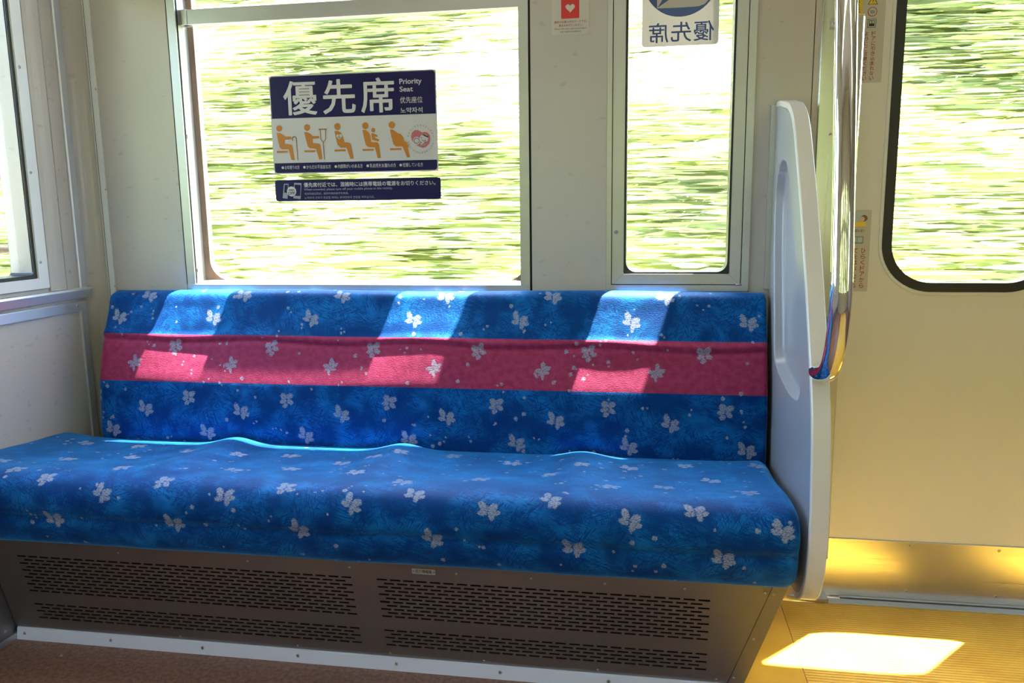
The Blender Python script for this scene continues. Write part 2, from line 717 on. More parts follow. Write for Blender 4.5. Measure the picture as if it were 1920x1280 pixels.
# ---- floor
fl = thing('floor', (0, 0, 0), 'brown speckled carriage floor with a yellow doorway area', 'floor', kind='structure')
box('aisle_floor', -0.11, 1.716, Y_OPP, 0.1, -0.05, 0.0, 'floor_brown', fl)
box('doorway_floor', 1.716, 1.8585, Y_OPP, 0.1, -0.05, 0.0, 'floor_yellow', fl)
box('doorway_floor', 1.8600, 3.42, Y_OPP, 0.055, -0.05, 0.0, 'floor_yellow_ribbed', fl)
box('floor_seam', 1.8585, 1.8600, Y_OPP, 0.1, -0.05, -0.0006, 'joint_black', fl)
box('aisle_floor', 3.42, X_END, Y_OPP, 0.1, -0.05, 0.0, 'floor_brown', fl)

# ---- door sill let into the floor
sill = thing('trim_1', (2.6, 0.08, 0), 'stainless door sill plate with a running groove along the yellow floor', 'door sill', kind='structure')
box('sill_edge', 1.985, 3.32, 0.055, 0.082, -0.02, 0.003, 'stainless', sill, 0.001)
box('sill_groove', 2.03, 3.32, 0.082, 0.088, -0.02, -0.006, 'dark_inside', sill)
box('sill_rail', 2.02, 3.32, 0.088, 0.096, -0.02, 0.006, 'alu', sill, 0.001)
box('sill_back', 1.985, 3.32, 0.096, 0.15, -0.02, 0.000, 'stainless', sill)
for x in (1.999, 2.14, 2.30, 2.46, 2.62):
    screw((x, 0.066, 0.0026), (0, 0, 1), sill, 0.003)

# ---- ceiling
ce = thing('ceiling', (2.5, -1.3, CEIL), 'plain white carriage ceiling above the seats', 'ceiling', kind='structure')
box('ceiling_panel', -0.11, X_END, Y_OPP - 0.1, 0.14, CEIL, CEIL + 0.06, 'ceiling_white', ce)

# ---- wall behind the bench, in laminate panels with open black joints
wb = thing('wall_back', (1.0, 0.05, 0), 'pale laminate side wall with grey flecks around the train windows', 'wall', kind='structure')
JL, JR = 0.2406, 1.2007
box('wall_panel', 0.0, JL - 0.002, 0.0, 0.10, 0.0, CEIL, 'wall_panel', wb)
box('wall_panel', JL - 0.002, JR + 0.002, 0.0, 0.10, 0.0, 0.8285, 'wall_panel', wb)
box('wall_panel', JL - 0.002, JR + 0.002, 0.0, 0.10, HOLE_TOP + 0.03, CEIL, 'wall_panel', wb)
box('wall_panel', JR + 0.0045, 1.3935, 0.0, 0.10, 0.0, CEIL, 'wall_panel', wb)
box('wall_panel', 1.3935, 1.7425, 0.0, 0.10, 0.0, 0.8355, 'wall_panel', wb)
box('wall_panel', 1.3935, 1.7425, 0.0, 0.10, HOLE_TOP + 0.03, CEIL, 'wall_panel', wb)
box('wall_panel', 1.7425, 1.886, 0.065, 0.10, 0.0, 0.15, 'stainless', wb)
box('wall_panel', 1.7425, 1.8705, 0.0, 0.10, 0.15, CEIL, 'wall_panel', wb)
box('wall_panel', 1.8725, 1.886, 0.0005, 0.10, 0.15, CEIL, 'wall_panel', wb)
box('wall_panel', 1.8705, 3.35, 0.0, 0.10, 1.99, CEIL, 'wall_panel', wb)
box('wall_panel', 3.35, X_END, 0.0, 0.10, 0.0, CEIL, 'wall_panel', wb)
for x0, x1 in ((JL - 0.002, JL + 0.002), (JR - 0.001, JR + 0.0045), (1.8705, 1.8725)):
    box('joint', x0, x1, 0.004, 0.10, 0.15, CEIL, 'joint_black', wb)
box('outer_skin', -0.11, 1.90, 0.1005, 0.115, -0.3, 0.84, 'stainless', wb)
box('outer_skin', -0.11, X_END, 0.1405, 0.155, 2.16, CEIL + 0.06, 'stainless', wb)

# ---- rounded corner cover between end wall and window wall, with a screwed strip
ct = thing('trim_2', (0.0, 0.0, 0), 'pale rounded corner cover with a narrow screwed strip beside the bench', 'corner trim', kind='structure')
arc = [(0.0 + 0.05 * math.cos(PI - k * PI / 20), -0.05 + 0.05 * math.sin(PI - k * PI / 20)) for k in range(11)]
prism('corner_cover', arc + [(0.0, 0.05), (-0.11, 0.05), (-0.11, -0.05)], 'z', 0.0, CEIL, 'wall_panel', ct, smooth=False)
box('screw_strip', 0.001, 0.0215, -0.0045, 0.001, 0.0, CEIL, 'alu_white', ct, 0.001)
box('strip_groove', 0.0045, 0.0058, -0.0049, 0.0, 0.0, CEIL, 'joint_black', ct)
for px, py in ((180, 167), (199, 355), (216.5, 536)):
    x, z = at(px, py, -0.004)
    screw((x, -0.0044, z), (0, -1, 0), ct, 0.0038)
screw((0.012, -0.0044, 1.70), (0, -1, 0), ct, 0.0038)

# ---- large window
w1 = thing('window_1', (0.72, 0.03, 0.83), 'large train window with aluminium frame and transom bar above the bench', 'window', kind='structure')
prism('jamb', [(JL + 0.002, -0.001), (0.2655, -0.001), (0.2575, 0.068), (JL + 0.002, 0.068)], 'z', 0.8500, HOLE_TOP + 0.03, 'alu', w1)
prism('jamb', [(1.1755, -0.001), (JR - 0.001, -0.001), (JR - 0.001, 0.068), (1.1835, 0.068)], 'z', 0.8500, HOLE_TOP + 0.03, 'alu', w1)
prism('window_sill', [(-0.004, 0.8285), (0.068, 0.8285), (0.068, 0.8565), (-0.004, 0.8500)], 'x', JL + 0.002, JR - 0.001, 'alu', w1)
prism('slide_groove', [(0.2648, 0.006), (0.2668, 0.006), (0.2662, 0.010), (0.2642, 0.010)], 'z', 0.852, HOLE_TOP, 'joint_black', w1)
o_ = rrect(0.246, 1.196, 0.834, HOLE_TOP + 0.045, 0.004)
i_ = rrect(0.274, 1.182, 0.856, HOLE_TOP, 0.058)
i2_ = rrect(0.268, 1.188, 0.852, HOLE_TOP + 0.004, 0.060)
ring('outer_seal', o_, i_, 0.068, 0.071, 'brown_seal', w1)
ring('body_rim', o_, i_, 0.0712, 0.100, 'rim_white', w1, inner2=i2_)
box('transom', 0.262, 1.178, 0.016, 0.044, 1.5345, 1.5735, 'alu', w1, 0.0015)
box('transom_cap', 0.2745, 0.290, 0.0145, 0.030, 1.5345, 1.5735, 'alu', w1, 0.001)
box('pane', 0.258, 1.183, 0.050, 0.054, 0.855, 1.560, 'glass', w1)
box('pane', 0.258, 1.183, 0.058, 0.062, 1.540, HOLE_TOP + 0.03, 'glass', w1)
for px, py in ((352.5, 256), (372, 506)):
    x, z = at(px, py, 0.02)
    box('catch', x - 0.002, x + 0.003, 0.012, 0.022, z - 0.006, z + 0.006, 'grey_print', w1, 0.001)

# ---- narrow hinged window
w2 = thing('window_2', (1.57, 0.03, 0.836), 'narrow hinged train window with screwed aluminium sash beside the partition', 'window', kind='structure')
ring('frame', rrect(1.394, 1.742, 0.8365, 1.95, 0.003), rrect(1.4065, 1.7245, 0.8515, 1.935, 0.002), -0.004, 0.10, 'alu', w2)
ring('sash', rrect(1.4085, 1.7225, 0.8535, 1.933, 0.002), rrect(1.4375, 1.6965, 0.8790, 1.91, 0.004), -0.002, 0.045, 'alu', w2)
ring('sash_gap', rrect(1.4062, 1.7248, 0.8512, 1.9352, 0.002), rrect(1.4095, 1.7215, 0.8545, 1.932, 0.002), 0.003, 0.04, 'joint_black', w2)
ring('gasket', rrect(1.4370, 1.6970, 0.8785, 1.912, 0.004), rrect(1.4430, 1.6915, 0.8835, 1.908, 0.026), 0.004, 0.044, 'black_rubber', w2,
     inner2=rrect(1.4445, 1.6900, 0.8850, 1.906, 0.026))
box('pane', 1.438, 1.696, 0.040, 0.0435, 0.880, 1.91, 'glass', w2)
ring('body_rim', rrect(1.412, 1.720, 0.86, 1.945, 0.003), rrect(1.4390, 1.6985, 0.8775, HOLE_TOP, 0.020), 0.0455, 0.10, 'alu', w2)
for sx, px in ((1, 1.4085), (-1, 1.7225)):
    prism('mitre', [(px + sx * 0.0015, 0.8548), (px + sx * 0.0005, 0.8542), (px + sx * 0.0290, 0.8790), (px + sx * 0.0298, 0.8782)], 'y', -0.0024, 0.0, 'grey_print', w2)
x, z = at(1155, 435, 0.0)
tube('lock_knob', [(x, -0.0015, z), (x, -0.006, z), (x, -0.0075, z)], [0.0050, 0.0048, 0.002], 'grey_print', w2, seg=14)
x, z = at(1384.5, 533, 0.0)
tube('hinge', [(x - 0.007, -0.005, z), (x + 0.007, -0.005, z)], 0.0028, 'alu', w2, seg=10)

# ---- end wall with its own window
wl = thing('wall_left', (-0.08, -1.3, 0), 'pale end wall of the carriage with a framed lower panel and ledge', 'wall', kind='structure')
XE = -0.05
box('lower_panel', -0.11, XE, Y_OPP, -0.0505, 0.30, 0.856, 'wall_panel', wl)
box('kick_panel', -0.11, XE - 0.001, Y_OPP, -0.0505, 0.0, 0.30, 'stainless_heater', wl)
box('upper_panel', -0.11, XE, Y_OPP, -0.0505, 1.72, CEIL, 'wall_panel', wl)
box('side_panel', -0.11, XE, -0.222, -0.0505, 0.856, 1.72, 'wall_panel', wl)
box('side_panel', -0.11, XE, Y_OPP, -1.12, 0.856, 1.72, 'wall_panel', wl)
# rounded pillar, screwed flat strip and bright edge strip
pil = [(XE, -0.172), (XE + 0.006, -0.170), (XE + 0.0105, -0.160), (XE + 0.012, -0.140), (XE + 0.0105, -0.119), (XE + 0.004, -0.108), (XE, -0.107)]
prism('pillar', pil, 'z', 0.8465, CEIL, 'wall_panel', wl, smooth=False)
box('flat_strip', XE - 0.001, XE + 0.0035, -0.1065, -0.0635, 0.8465, CEIL, 'wall_panel', wl)
prism('edge_strip', [(XE - 0.001, -0.0632), (XE + 0.008, -0.0632), (XE + 0.0105, -0.0600), (XE + 0.0105, -0.0385), (XE + 0.006, -0.035), (XE - 0.001, -0.035)], 'z', 0.8445, CEIL, 'alu_blueish', wl)
for z in (1.437, 1.162, 0.893):
    screw((XE + 0.0034, -0.0915, z), (1, 0, 0), wl, 0.0038)
# ledge under the window and frame of the lower panel
prism('ledge', [(XE, 0.8185), (XE + 0.016, 0.8185), (XE + 0.022, 0.8400), (XE + 0.020, 0.8450), (XE, 0.8465)], 'y', -1.30, -0.033, 'alu_blueish', wl)
box('panel_frame', XE - 0.001, XE + 0.007, -1.30, -0.043, 0.7815, 0.8075, 'alu_blueish', wl, 0.0012)
box('panel_frame', XE - 0.001, XE + 0.007, -0.0665, -0.043, 0.03, 0.7812, 'alu_blueish', wl, 0.0012)
screw((XE + 0.0066, -0.079, 0.797), (1, 0, 0), wl, 0.0042)
box('floor_strip', XE - 0.001, XE + 0.006, Y_OPP, -0.400, 0.0, 0.016, 'alu', wl, 0.001)
screw((XE - 0.001, -0.437, 0.033), (1, 0, 0), wl, 0.004)


def ring_x(name, outer, inner, x0, x1, material, parent):
    """frame between loops in (y, z), from x0 to x1"""
    n = len(outer)
    vs_ = [(x0, p[0], p[1]) for p in outer] + [(x0, p[0], p[1]) for p in inner] + [(x1, p[0], p[1]) for p in outer] + [(x1, p[0], p[1]) for p in inner]
    fs = []
    for i in range(n):
        j = (i + 1) % n
        fs += [(i, j, n + j, n + i), (2 * n + i, 3 * n + i, 3 * n + j, 2 * n + j), (n + i, n + j, 3 * n + j, 3 * n + i), (i, 2 * n + i, 2 * n + j, j)]
    return mesh_obj(name, vs_, fs, material, parent)


w3 = thing('window_3', (XE, -0.67, 0.856), 'end wall window with a screwed pale frame at the left edge', 'window', kind='structure')
ring_x('frame', rrect(-1.16, -0.1775, 0.8570, 1.76, 0.003), rrect(-1.128, -0.2115, 0.8835, 1.72, 0.003), XE - 0.001, XE + 0.010, 'alu_white', w3)
ring_x('frame_groove', rrect(-1.17, -0.1735, 0.8530, 1.765, 0.003), rrect(-1.155, -0.1785, 0.8585, 1.755, 0.003), XE - 0.001, XE + 0.003, 'grey_print', w3)
ring_x('gasket', rrect(-1.128, -0.2115, 0.8835, 1.72, 0.003), rrect(-1.118, -0.2205, 0.8925, 1.71, 0.012), -0.112, XE + 0.004, 'black_rubber', w3)
box('pane', -0.086, -0.082, -1.12, -0.219, 0.889, 1.715, 'glass', w3)
for z in (1.405, 1.150, 0.925):
    screw((XE + 0.0098, -0.2015, z), (1, 0, 0), w3, 0.0042)

# ---- sliding doors
def door_leaf(name, label, x0, x1, gx0, gx1):
    d = thing(name, ((x0 + x1) / 2, 0.12, 0), label, 'door', kind='structure')
    ztop, zl = 1.74, 1.985
    hole = rrect(gx0 - 0.030, gx1 + 0.030, 0.8195, ztop + 0.03, 0.128, 14)
    outer = []
    n = len(hole)
    for k, (hx, hz) in enumerate(hole):                     # matching points on the leaf's own outline
        q = n // 4
        cx, cz = ((x1, 0.004), (x1, zl), (x0, zl), (x0, 0.004))[k // q]
        t = (k % q) / (q - 1)
        a, b = (((hx, 0.004), (x1, hz)), ((x1, hz), (hx, zl)), ((hx, zl), (x0, hz)), ((x0, hz), (hx, 0.004)))[k // q]
        outer.append(((a[0] if t < 0.5 else b[0]) if abs(t - 0.5) > 0.04 else cx, (a[1] if t < 0.5 else b[1]) if abs(t - 0.5) > 0.04 else cz))
    ring('leaf', outer, hole, DOOR_Y, 0.135, 'door_cream', d)
    ring('bead', rrect(gx0 - 0.0305, gx1 + 0.0305, 0.8190, ztop + 0.0305, 0.1285, 14), rrect(gx0 - 0.023, gx1 + 0.023, 0.8265, ztop + 0.023, 0.121, 14),
         DOOR_Y - 0.0035, 0.13, 'alu_white', d)
    ring('gasket', rrect(gx0 - 0.0228, gx1 + 0.0228, 0.8267, ztop + 0.0228, 0.1208, 14), rrect(gx0, gx1, 0.8495, ztop, 0.098, 14),
         DOOR_Y - 0.005, 0.124, 'black_rubber', d)
    box('pane', gx0 - 0.015, gx1 + 0.015, 0.116, 0.120, 0.835, ztop + 0.015, 'glass', d)
    box('kick_plate', x0 + 0.001, x1 - 0.001, DOOR_Y - 0.0035, DOOR_Y, 0.006, 0.1665, 'stainless', d, 0.0008)
    return d


d1 = door_leaf('door_1', 'cream sliding door with rounded window and scuffed stainless kick plate', 1.93, 2.618, 2.097, 2.466)
for x, z in ((2.190, 0.156), (2.408, 0.154), (2.190, 0.029), (2.409, 0.028), (2.58, 0.155), (2.58, 0.029)):
    screw((x, DOOR_Y - 0.0032, z), (0, -1, 0), d1, 0.0045)
d2 = door_leaf('door_2', 'second cream sliding door, closing against the first beyond the right edge', 2.622, 3.34, 2.774, 3.143)
for x, z in ((2.70, 0.155), (3.0, 0.155), (2.70, 0.029), (3.0, 0.029)):
    screw((x, DOOR_Y - 0.0032, z), (0, -1, 0), d2, 0.0045)
box('door_track', 1.886, 3.35, 0.10, 0.14, 1.985, 2.02, 'stainless', wb)

# ---- stainless door pillar strip with its grab rail
pl = thing('trim_3', (1.925, 0.0, 0), 'stainless door pillar strip reflecting green light behind the chrome pole', 'pillar trim', kind='structure')
prism('pillar_plate', [(1.8862, 0.0), (1.8885, -0.004), (1.9600, -0.004), (1.9640, 0.0), (1.9640, 0.098), (1.8862, 0.098)], 'z', 0.15, 1.99, 'stainless_pillar', pl)
screw((1.917, -0.0038, at(1557, 252, 0)[1]), (0, -1, 0), pl, 0.004)
prism('pillar_foot', [(1.868, 0.098), (1.870, 0.078), (1.878, 0.066), (1.892, 0.060), (1.975, 0.052), (1.9845, 0.055), (1.9845, 0.098)], 'z', 0.0, 0.012, 'stainless', pl)
box('pillar_base', 1.886, 1.964, 0.066, 0.098, 0.012, 0.15, 'stainless', pl)

# ---- far end and opposite side of the carriage (behind the camera)
wr = thing('wall_right', (X_END, -1.3, 0), 'plain pale end wall far beyond the doors', 'wall', kind='structure')
box('wall_panel', X_END, X_END + 0.06, Y_OPP, 0.1, 0.0, CEIL, 'wall_panel', wr)
wf = thing('wall_front', (2.5, Y_OPP, 0), 'pale opposite side wall with windows behind the camera', 'wall', kind='structure')
OPEN = [(0.25, 1.20), (1.40, 1.74), (2.08, 2.48), (2.76, 3.16), (3.65, 4.9)]
xs_ = [-0.11] + [v for p in OPEN for v in p] + [X_END]
for a, b in zip(xs_[0::2], xs_[1::2]):
    box('wall_panel', a, b, Y_OPP - 0.08, Y_OPP, 0.0, CEIL, 'wall_panel', wf)
for a, b in OPEN:
    box('wall_panel', a, b, Y_OPP - 0.08, Y_OPP, 0.0, 0.85, 'wall_panel', wf)
    box('wall_panel', a, b, Y_OPP - 0.08, Y_OPP, 1.80, CEIL, 'wall_panel', wf)
    box('window_bar', a, b, Y_OPP - 0.05, Y_OPP - 0.03, 1.53, 1.57, 'alu', wf)

# ---- ceiling lamps (out of frame, above)
for k, (lx, ly) in enumerate(((1.0, -0.78), (1.0, -1.95), (3.2, -0.78), (3.2, -1.95))):
    lt = thing('ceiling_lamp', (lx, ly, CEIL), ('long ceiling lamp over the priority bench', 'long ceiling lamp above the camera side, bench end',
               'long ceiling lamp over the doorway beside the bench wall', 'long ceiling lamp above the camera side, doorway end')[k], 'lamp', 'ceiling lamps along the carriage')
    box('lamp_housing', lx - 0.9, lx + 0.9, ly - 0.07, ly + 0.07, CEIL - 0.03, CEIL, 'lamp_white', lt, 0.004)
    ld = bpy.data.lights.new('lamp_tube', 'AREA')
    ld.shape = 'RECTANGLE'
    ld.size = 1.7
    ld.size_y = 0.10
    ld.energy = 4.0
    ld.color = (1.0, 0.96, 0.90)
    lo = bpy.data.objects.new('lamp_tube', ld)
    link(lo, lt)
    lo.location = (lx, ly, CEIL - 0.035)

# ================================================================== OUTSIDE: the green bank the train runs past
def foliage_material():
    m = bpy.data.materials.new('foliage')
    m.use_nodes = True
    n, l = nodes_of(m)
    n.clear()
    out = n.new('ShaderNodeOutputMaterial')
    a = n.new('ShaderNodeAttribute')
    a.attribute_name = 'leaf_col'
    df = n.new('ShaderNodeBsdfDiffuse')
    tl = n.new('ShaderNodeBsdfTranslucent')
    mx = n.new('ShaderNodeMixShader')
    mx.inputs[0].default_value = 0.5
    l.new(a.outputs['Color'], df.inputs['Color'])
    l.new(a.outputs['Color'], tl.inputs['Color'])
    l.new(df.outputs[0], mx.inputs[1])
    l.new(tl.outputs[0], mx.inputs[2])
    l.new(mx.outputs[0], out.inputs['Surface'])
    MATS['foliage'] = m


foliage_material()
def bank_material():
    m = mat('bank_green', (0.5, 0.58, 0.2), 0.9)
    n, l = nodes_of(m)
    tc = n.new('ShaderNodeTexCoord')
    mp = n.new('ShaderNodeMapping')
    mp.inputs['Scale'].default_value = (1.1, 1.0, 9.0)
    l.new(tc.outputs['Object'], mp.inputs['Vector'])
    t = n.new('ShaderNodeTexNoise')
    t.inputs['Scale'].default_value = 1.6
    t.inputs['Detail'].default_value = 6
    l.new(mp.outputs[0], t.inputs['Vector'])
    c = mix_col(n, l, ramp01(n, l, t.outputs['Fac'], 0.36, 0.52), (0.15, 0.18, 0.065), (0.38, 0.42, 0.16))
    c = mix_col(n, l, ramp01(n, l, t.outputs['Fac'], 0.50, 0.62), c, (0.68, 0.70, 0.50))
    l.new(c, n['Principled BSDF'].inputs['Base Color'])


bank_material()
mat('deep_green', (0.07, 0.11, 0.03), 0.9, noise=(3, 0.4))
mat('ballast', (0.30, 0.28, 0.25), 0.9, noise=(14, 0.3), bump=(30, 0.5))


def smooth_noise(x, z, seed, fx, fz):
    """cheap value noise on a lattice"""
    g = np.random.default_rng(seed).random((64, 64))
    u, v = x * fx, z * fz
    i, j = np.floor(u).astype(int), np.floor(v).astype(int)
    a, b = u - i, v - j
    a, b = a * a * (3 - 2 * a), b * b * (3 - 2 * b)
    q = lambda p, r: g[p % 64, r % 64]
    return (q(i, j) * (1 - a) + q(i + 1, j) * a) * (1 - b) + (q(i, j + 1) * (1 - a) + q(i + 1, j + 1) * a) * b


def bank(name, label, sign, y_off, count, x_lo, x_hi, seed, rise, run, shade=1.0, slope_mat='bank_green'):
    """steep leafy bank: a lumpy slope and a thick coat of long leaves standing off it"""
    root = thing(name, ((x_lo + x_hi) / 2, y_off, -1.0), label, 'greenery', kind='stuff')
    g = np.random.default_rng(seed)
    nx, nz = 110, 46
    X, T = np.meshgrid(np.linspace(x_lo, x_hi, nx), np.linspace(0, 1, nz), indexing='ij')
    Zs = -1.0 + T * rise
    Ys = 2.2 + T * run + 0.9 * (smooth_noise(X, Zs, seed, 0.8, 0.9) - 0.5)
    V = np.stack([X, y_off + sign * Ys, Zs], -1).reshape(-1, 3)
    idx = np.arange(nx * nz).reshape(nx, nz)
    Fq = np.stack([idx[:-1, :-1], idx[1:, :-1], idx[1:, 1:], idx[:-1, 1:]], -1).reshape(-1, 4)
    s = mesh_obj('slope', V.tolist(), Fq.tolist(), slope_mat, root, True)
    s['kind'] = 'stuff'
    # leaves
    x = g.uniform(x_lo, x_hi, count)
    t = g.random(count)
    z = -1.0 + t * rise
    clump = smooth_noise(x, z, seed + 1, 0.75, 1.9) * 0.65 + smooth_noise(x, z, seed + 2, 2.2, 7.0) * 0.35
    y = 2.2 + t * run + 0.9 * (smooth_noise(x, z, seed, 0.8, 0.9) - 0.5) - g.random(count) ** 1.5 * 0.6
    L = g.uniform(0.12, 0.55, count) * (0.6 + g.random(count))
    H = g.uniform(0.004, 0.019, count)
    tilt = g.normal(0, 0.018, count)
    pitch = g.uniform(0.2, 1.2, count)                       # how far the blade leans back to the sky
    droop = g.uniform(-0.012, 0.016, count)
    cx = np.array([-0.5, -0.22, 0.18, 0.5])
    wv = np.array([0.0, 0.5, 0.45, 0.0])
    VV = np.zeros((count, 6, 3))
    k = 0
    for i in range(4):
        dx = cx[i] * L
        cz = tilt * dx - droop * (cx[i] * 2) ** 2 * L
        if i in (0, 3):
            VV[:, k] = np.stack([x + dx, y, z + cz], -1)
            k += 1
        else:
            for sg in (-1, 1):
                VV[:, k] = np.stack([x + dx, y + sg * wv[i] * H * np.sin(pitch) * 2, z + cz + sg * wv[i] * H * np.cos(pitch) * 2], -1)
                k += 1
    VV[..., 1] = y_off + sign * VV[..., 1]
    base = (np.arange(count) * 6)[:, None]
    tri = np.concatenate([base + np.array([0, 1, 2]), base + np.array([3, 5, 4])])
    quad = base + np.array([1, 3, 4, 2])
    me = bpy.data.meshes.new('leaves')
    nv, nt, nq = count * 6, count * 2, count
    me.vertices.add(nv)
    me.vertices.foreach_set('co', VV.reshape(-1))
    me.loops.add(nt * 3 + nq * 4)
    me.loops.foreach_set('vertex_index', np.concatenate([tri.reshape(-1), quad.reshape(-1)]).astype(np.int32))
    me.polygons.add(nt + nq)
    me.polygons.foreach_set('loop_start', np.concatenate([np.arange(nt) * 3, nt * 3 + np.arange(nq) * 4]).astype(np.int32))
    me.update(calc_edges=True)
    me.validate()
    # leaf colours: pale yellow-green, fresh green, deep green by clump and by leaf
    q = np.clip(clump + g.normal(0, 0.13, count), 0, 1)
    pal = np.array([(0.145, 0.175, 0.080), (0.200, 0.245, 0.090), (0.30, 0.345, 0.110), (0.54, 0.57, 0.28), (0.76, 0.77, 0.62)])
    pos = np.array([0.18, 0.36, 0.48, 0.60, 0.76])
    colr = np.stack([np.interp(q, pos, pal[:, c]) for c in range(3)], -1)
    colr = colr * shade
    ca = np.ones((count, 6, 4))
    ca[..., :3] = colr[:, None, :]
    attr = me.color_attributes.new('leaf_col', 'FLOAT_COLOR', 'POINT')
    attr.data.foreach_set('color', ca.reshape(-1))
    me.materials.append(MATS['foliage'])
    o = link(bpy.data.objects.new('leaves', me), root)
    o['kind'] = 'stuff'
    return root


bank('leafy_bank', 'sunlit bank of streaky yellow-green foliage outside the train windows', 1, 0.0, 70000, -9.0, 9.0, 5, 5.2, 5.0)
bank('added_dark_bank', 'added dark green bank, unseen, holding back daylight on the opposite side of the train', -1, Y_OPP, 14000, -6.0, 9.0, 21, 4.6, 1.9, 0.35, 'deep_green')  # unseen bank, tall and dark, added to keep daylight off the interior
gr = thing('ground', (0, 0, -1.05), 'grey track ballast below the train', 'ground', kind='structure')
box('ballast_bed', -14, 14, -9.0, 9.0, -1.15, -1.02, 'ballast', gr)

# ================================================================== THE BENCH
# ------------------------------------------------------------------ cushion surfaces
SEAT_PROFILE = [(-0.128, 0.425), (-0.150, 0.449), (-0.200, 0.458), (-0.290, 0.464), (-0.380, 0.474), (-0.470, 0.486), (-0.535, 0.490),
                (-0.572, 0.482), (-0.592, 0.458), (-0.596, 0.425), (-0.590, 0.398), (-0.584, 0.370), (-0.572, 0.343), (-0.552, 0.330), (-0.515, 0.328)]
BACK_PROFILE = [(-0.006, 0.812), (-0.010, 0.829), (-0.026, 0.838), (-0.043, 0.835), (-0.058, 0.824), (-0.070, 0.790), (-0.084, 0.752),
                (-0.093, 0.726), (-0.104, 0.690), (-0.118, 0.648), (-0.132, 0.604), (-0.138, 0.562), (-0.142, 0.520), (-0.145, 0.470), (-0.145, 0.425)]
RIDGES = (0.45, 0.90, 1.35)


def resample(poly, step):
    d = np.r_[0, np.cumsum(np.hypot(*np.diff(poly, axis=0).T))]
    n = int(round(d[-1] / step)) + 1
    s = np.linspace(0, d[-1], n)
    return np.c_[np.interp(s, d, poly[:, 0]), np.interp(s, d, poly[:, 1])], s


def cushion_grid(ctrl, x0, x1, r0, r1, step_u, step_v, disp):
    prof, s = resample(catmull(ctrl, 12), step_v)
    tg = np.gradient(prof, axis=0)
    tg /= np.linalg.norm(tg, axis=1)[:, None]
    nm = np.c_[tg[:, 1], -tg[:, 0]]
    xs = np.linspace(x0, x1, int(round((x1 - x0) / step_u)) + 1)
    xx = xs.copy()
    inset = np.zeros_like(xs)
    for r, d in ((r0, xs - x0), (r1, x1 - xs)):
        if r > 0:
            q = np.clip(1 - d / r, 0, 1)
            inset = np.maximum(inset, r * (1 - np.sqrt(1 - q * q)))
    U, Vv = np.meshgrid(xx, s, indexing='ij')
    dn = disp(U, Vv, prof[None, :, 0] + 0 * U, prof[None, :, 1] + 0 * U) - inset[:, None]
    Y = prof[None, :, 0] + nm[None, :, 0] * dn
    Z = prof[None, :, 1] + nm[None, :, 1] * dn
    return U, Vv, np.stack([U, Y, Z], -1)


def sstep(a, b, x):
    t = np.clip((x - a) / (b - a), 0, 1)
    return t * t * (3 - 2 * t)


def seat_disp(U, V, Y, Z):
    w = sstep(-0.13, -0.17, Y) * (1 - 0.92 * sstep(-0.36, -0.53, Y))
    d = np.zeros_like(U)
    for k, c in enumerate(RIDGES):
        d += (0.019 if k != 2 else 0.015) * np.exp(-((U - c) / 0.062) ** 2)
    d += 0.016 * np.exp(-((U + 0.06) / 0.10) ** 2) + 0.010 * np.exp(-((U - 1.80) / 0.09) ** 2)
    d = w * (d - 0.006)
    d += 0.0025 * np.sin(U * 9 + 0.7) * np.sin(Y * 17) * sstep(-0.15, -0.2, Y)
    d -= 0.0035 * np.exp(-((Z - 0.402) / 0.012) ** 2) * (Y < -0.56)          # piping groove along the front
    return d


def back_disp(U, V, Y, Z):
    d = 0.0022 * np.sin(U * 7.3 + 1.0) * np.sin(Z * 21)
    d += 0.0030 * np.sin(U * 14.0 + 0.4) * np.exp(-((Z - 0.70) / 0.05) ** 2)
    # slack fold of the cover below the top stripe
    zf = 0.7135 - 0.006 * (U - 0.2) + 0.004 * np.sin(U * 13.9 + 1.2)
    d += 0.0042 * np.exp(-((Z - zf - 0.008) / 0.010) ** 2) - 0.0045 * np.exp(-((Z - zf + 0.006) / 0.007) ** 2)
    return d


SEAT_ARGS = (SEAT_PROFILE, -0.047, 1.781, 0.0, 0.030, 0.0026, 0.003, seat_disp)
BACK_ARGS = (BACK_PROFILE, 0.028, 1.781, 0.030, 0.012, 0.0026, 0.003, back_disp)


BACK_ROWS = [(0.068, 0.160, 0), (0.131, 0.080, 1), (0.212, 0.254, 2), (0.257, 0.142, 3), (0.347, 0.303, 4), (0.378, 0.176, 1), (0.437, 0.078, 1)]
SEAT_MOTIFS = [(0.067, 0.123), (0.216, 0.123), (0.372, 0.153), (0.517, 0.174), (0.642, 0.153), (0.145, 0.289), (0.275, 0.234), (0.353, 0.382),
               (0.6, 0.343), (0.71, 0.292), (0.879, 0.337), (0.223, 0.454), (0.369, 0.481), (0.496, 0.448), (0.645, 0.475), (0.769, 0.448), (0.92, 0.478),
               (0.249, 0.547), (0.53, 0.541), (0.808, 0.538), (1.043, 0.448), (1.196, 0.478), (1.316, 0.445), (1.469, 0.484), (1.589, 0.46), (1.745, 0.49),
               (1.084, 0.544), (1.362, 0.547), (1.641, 0.553), (1.427, 0.346), (1.534, 0.316), (1.7, 0.361), (1.635, 0.231), (1.037, 0.093), (1.188, 0.132),
               (1.355, 0.186), (1.461, 0.15), (1.589, 0.108), (1.001, 0.391), (1.154, 0.343), (0.801, 0.219), (0.918, 0.141), (1.75, 0.099), (0.122, 0.421),
               (0.868, 0.192), (1.292, 0.268), (0.02, 0.50), (0.03, 0.36)]
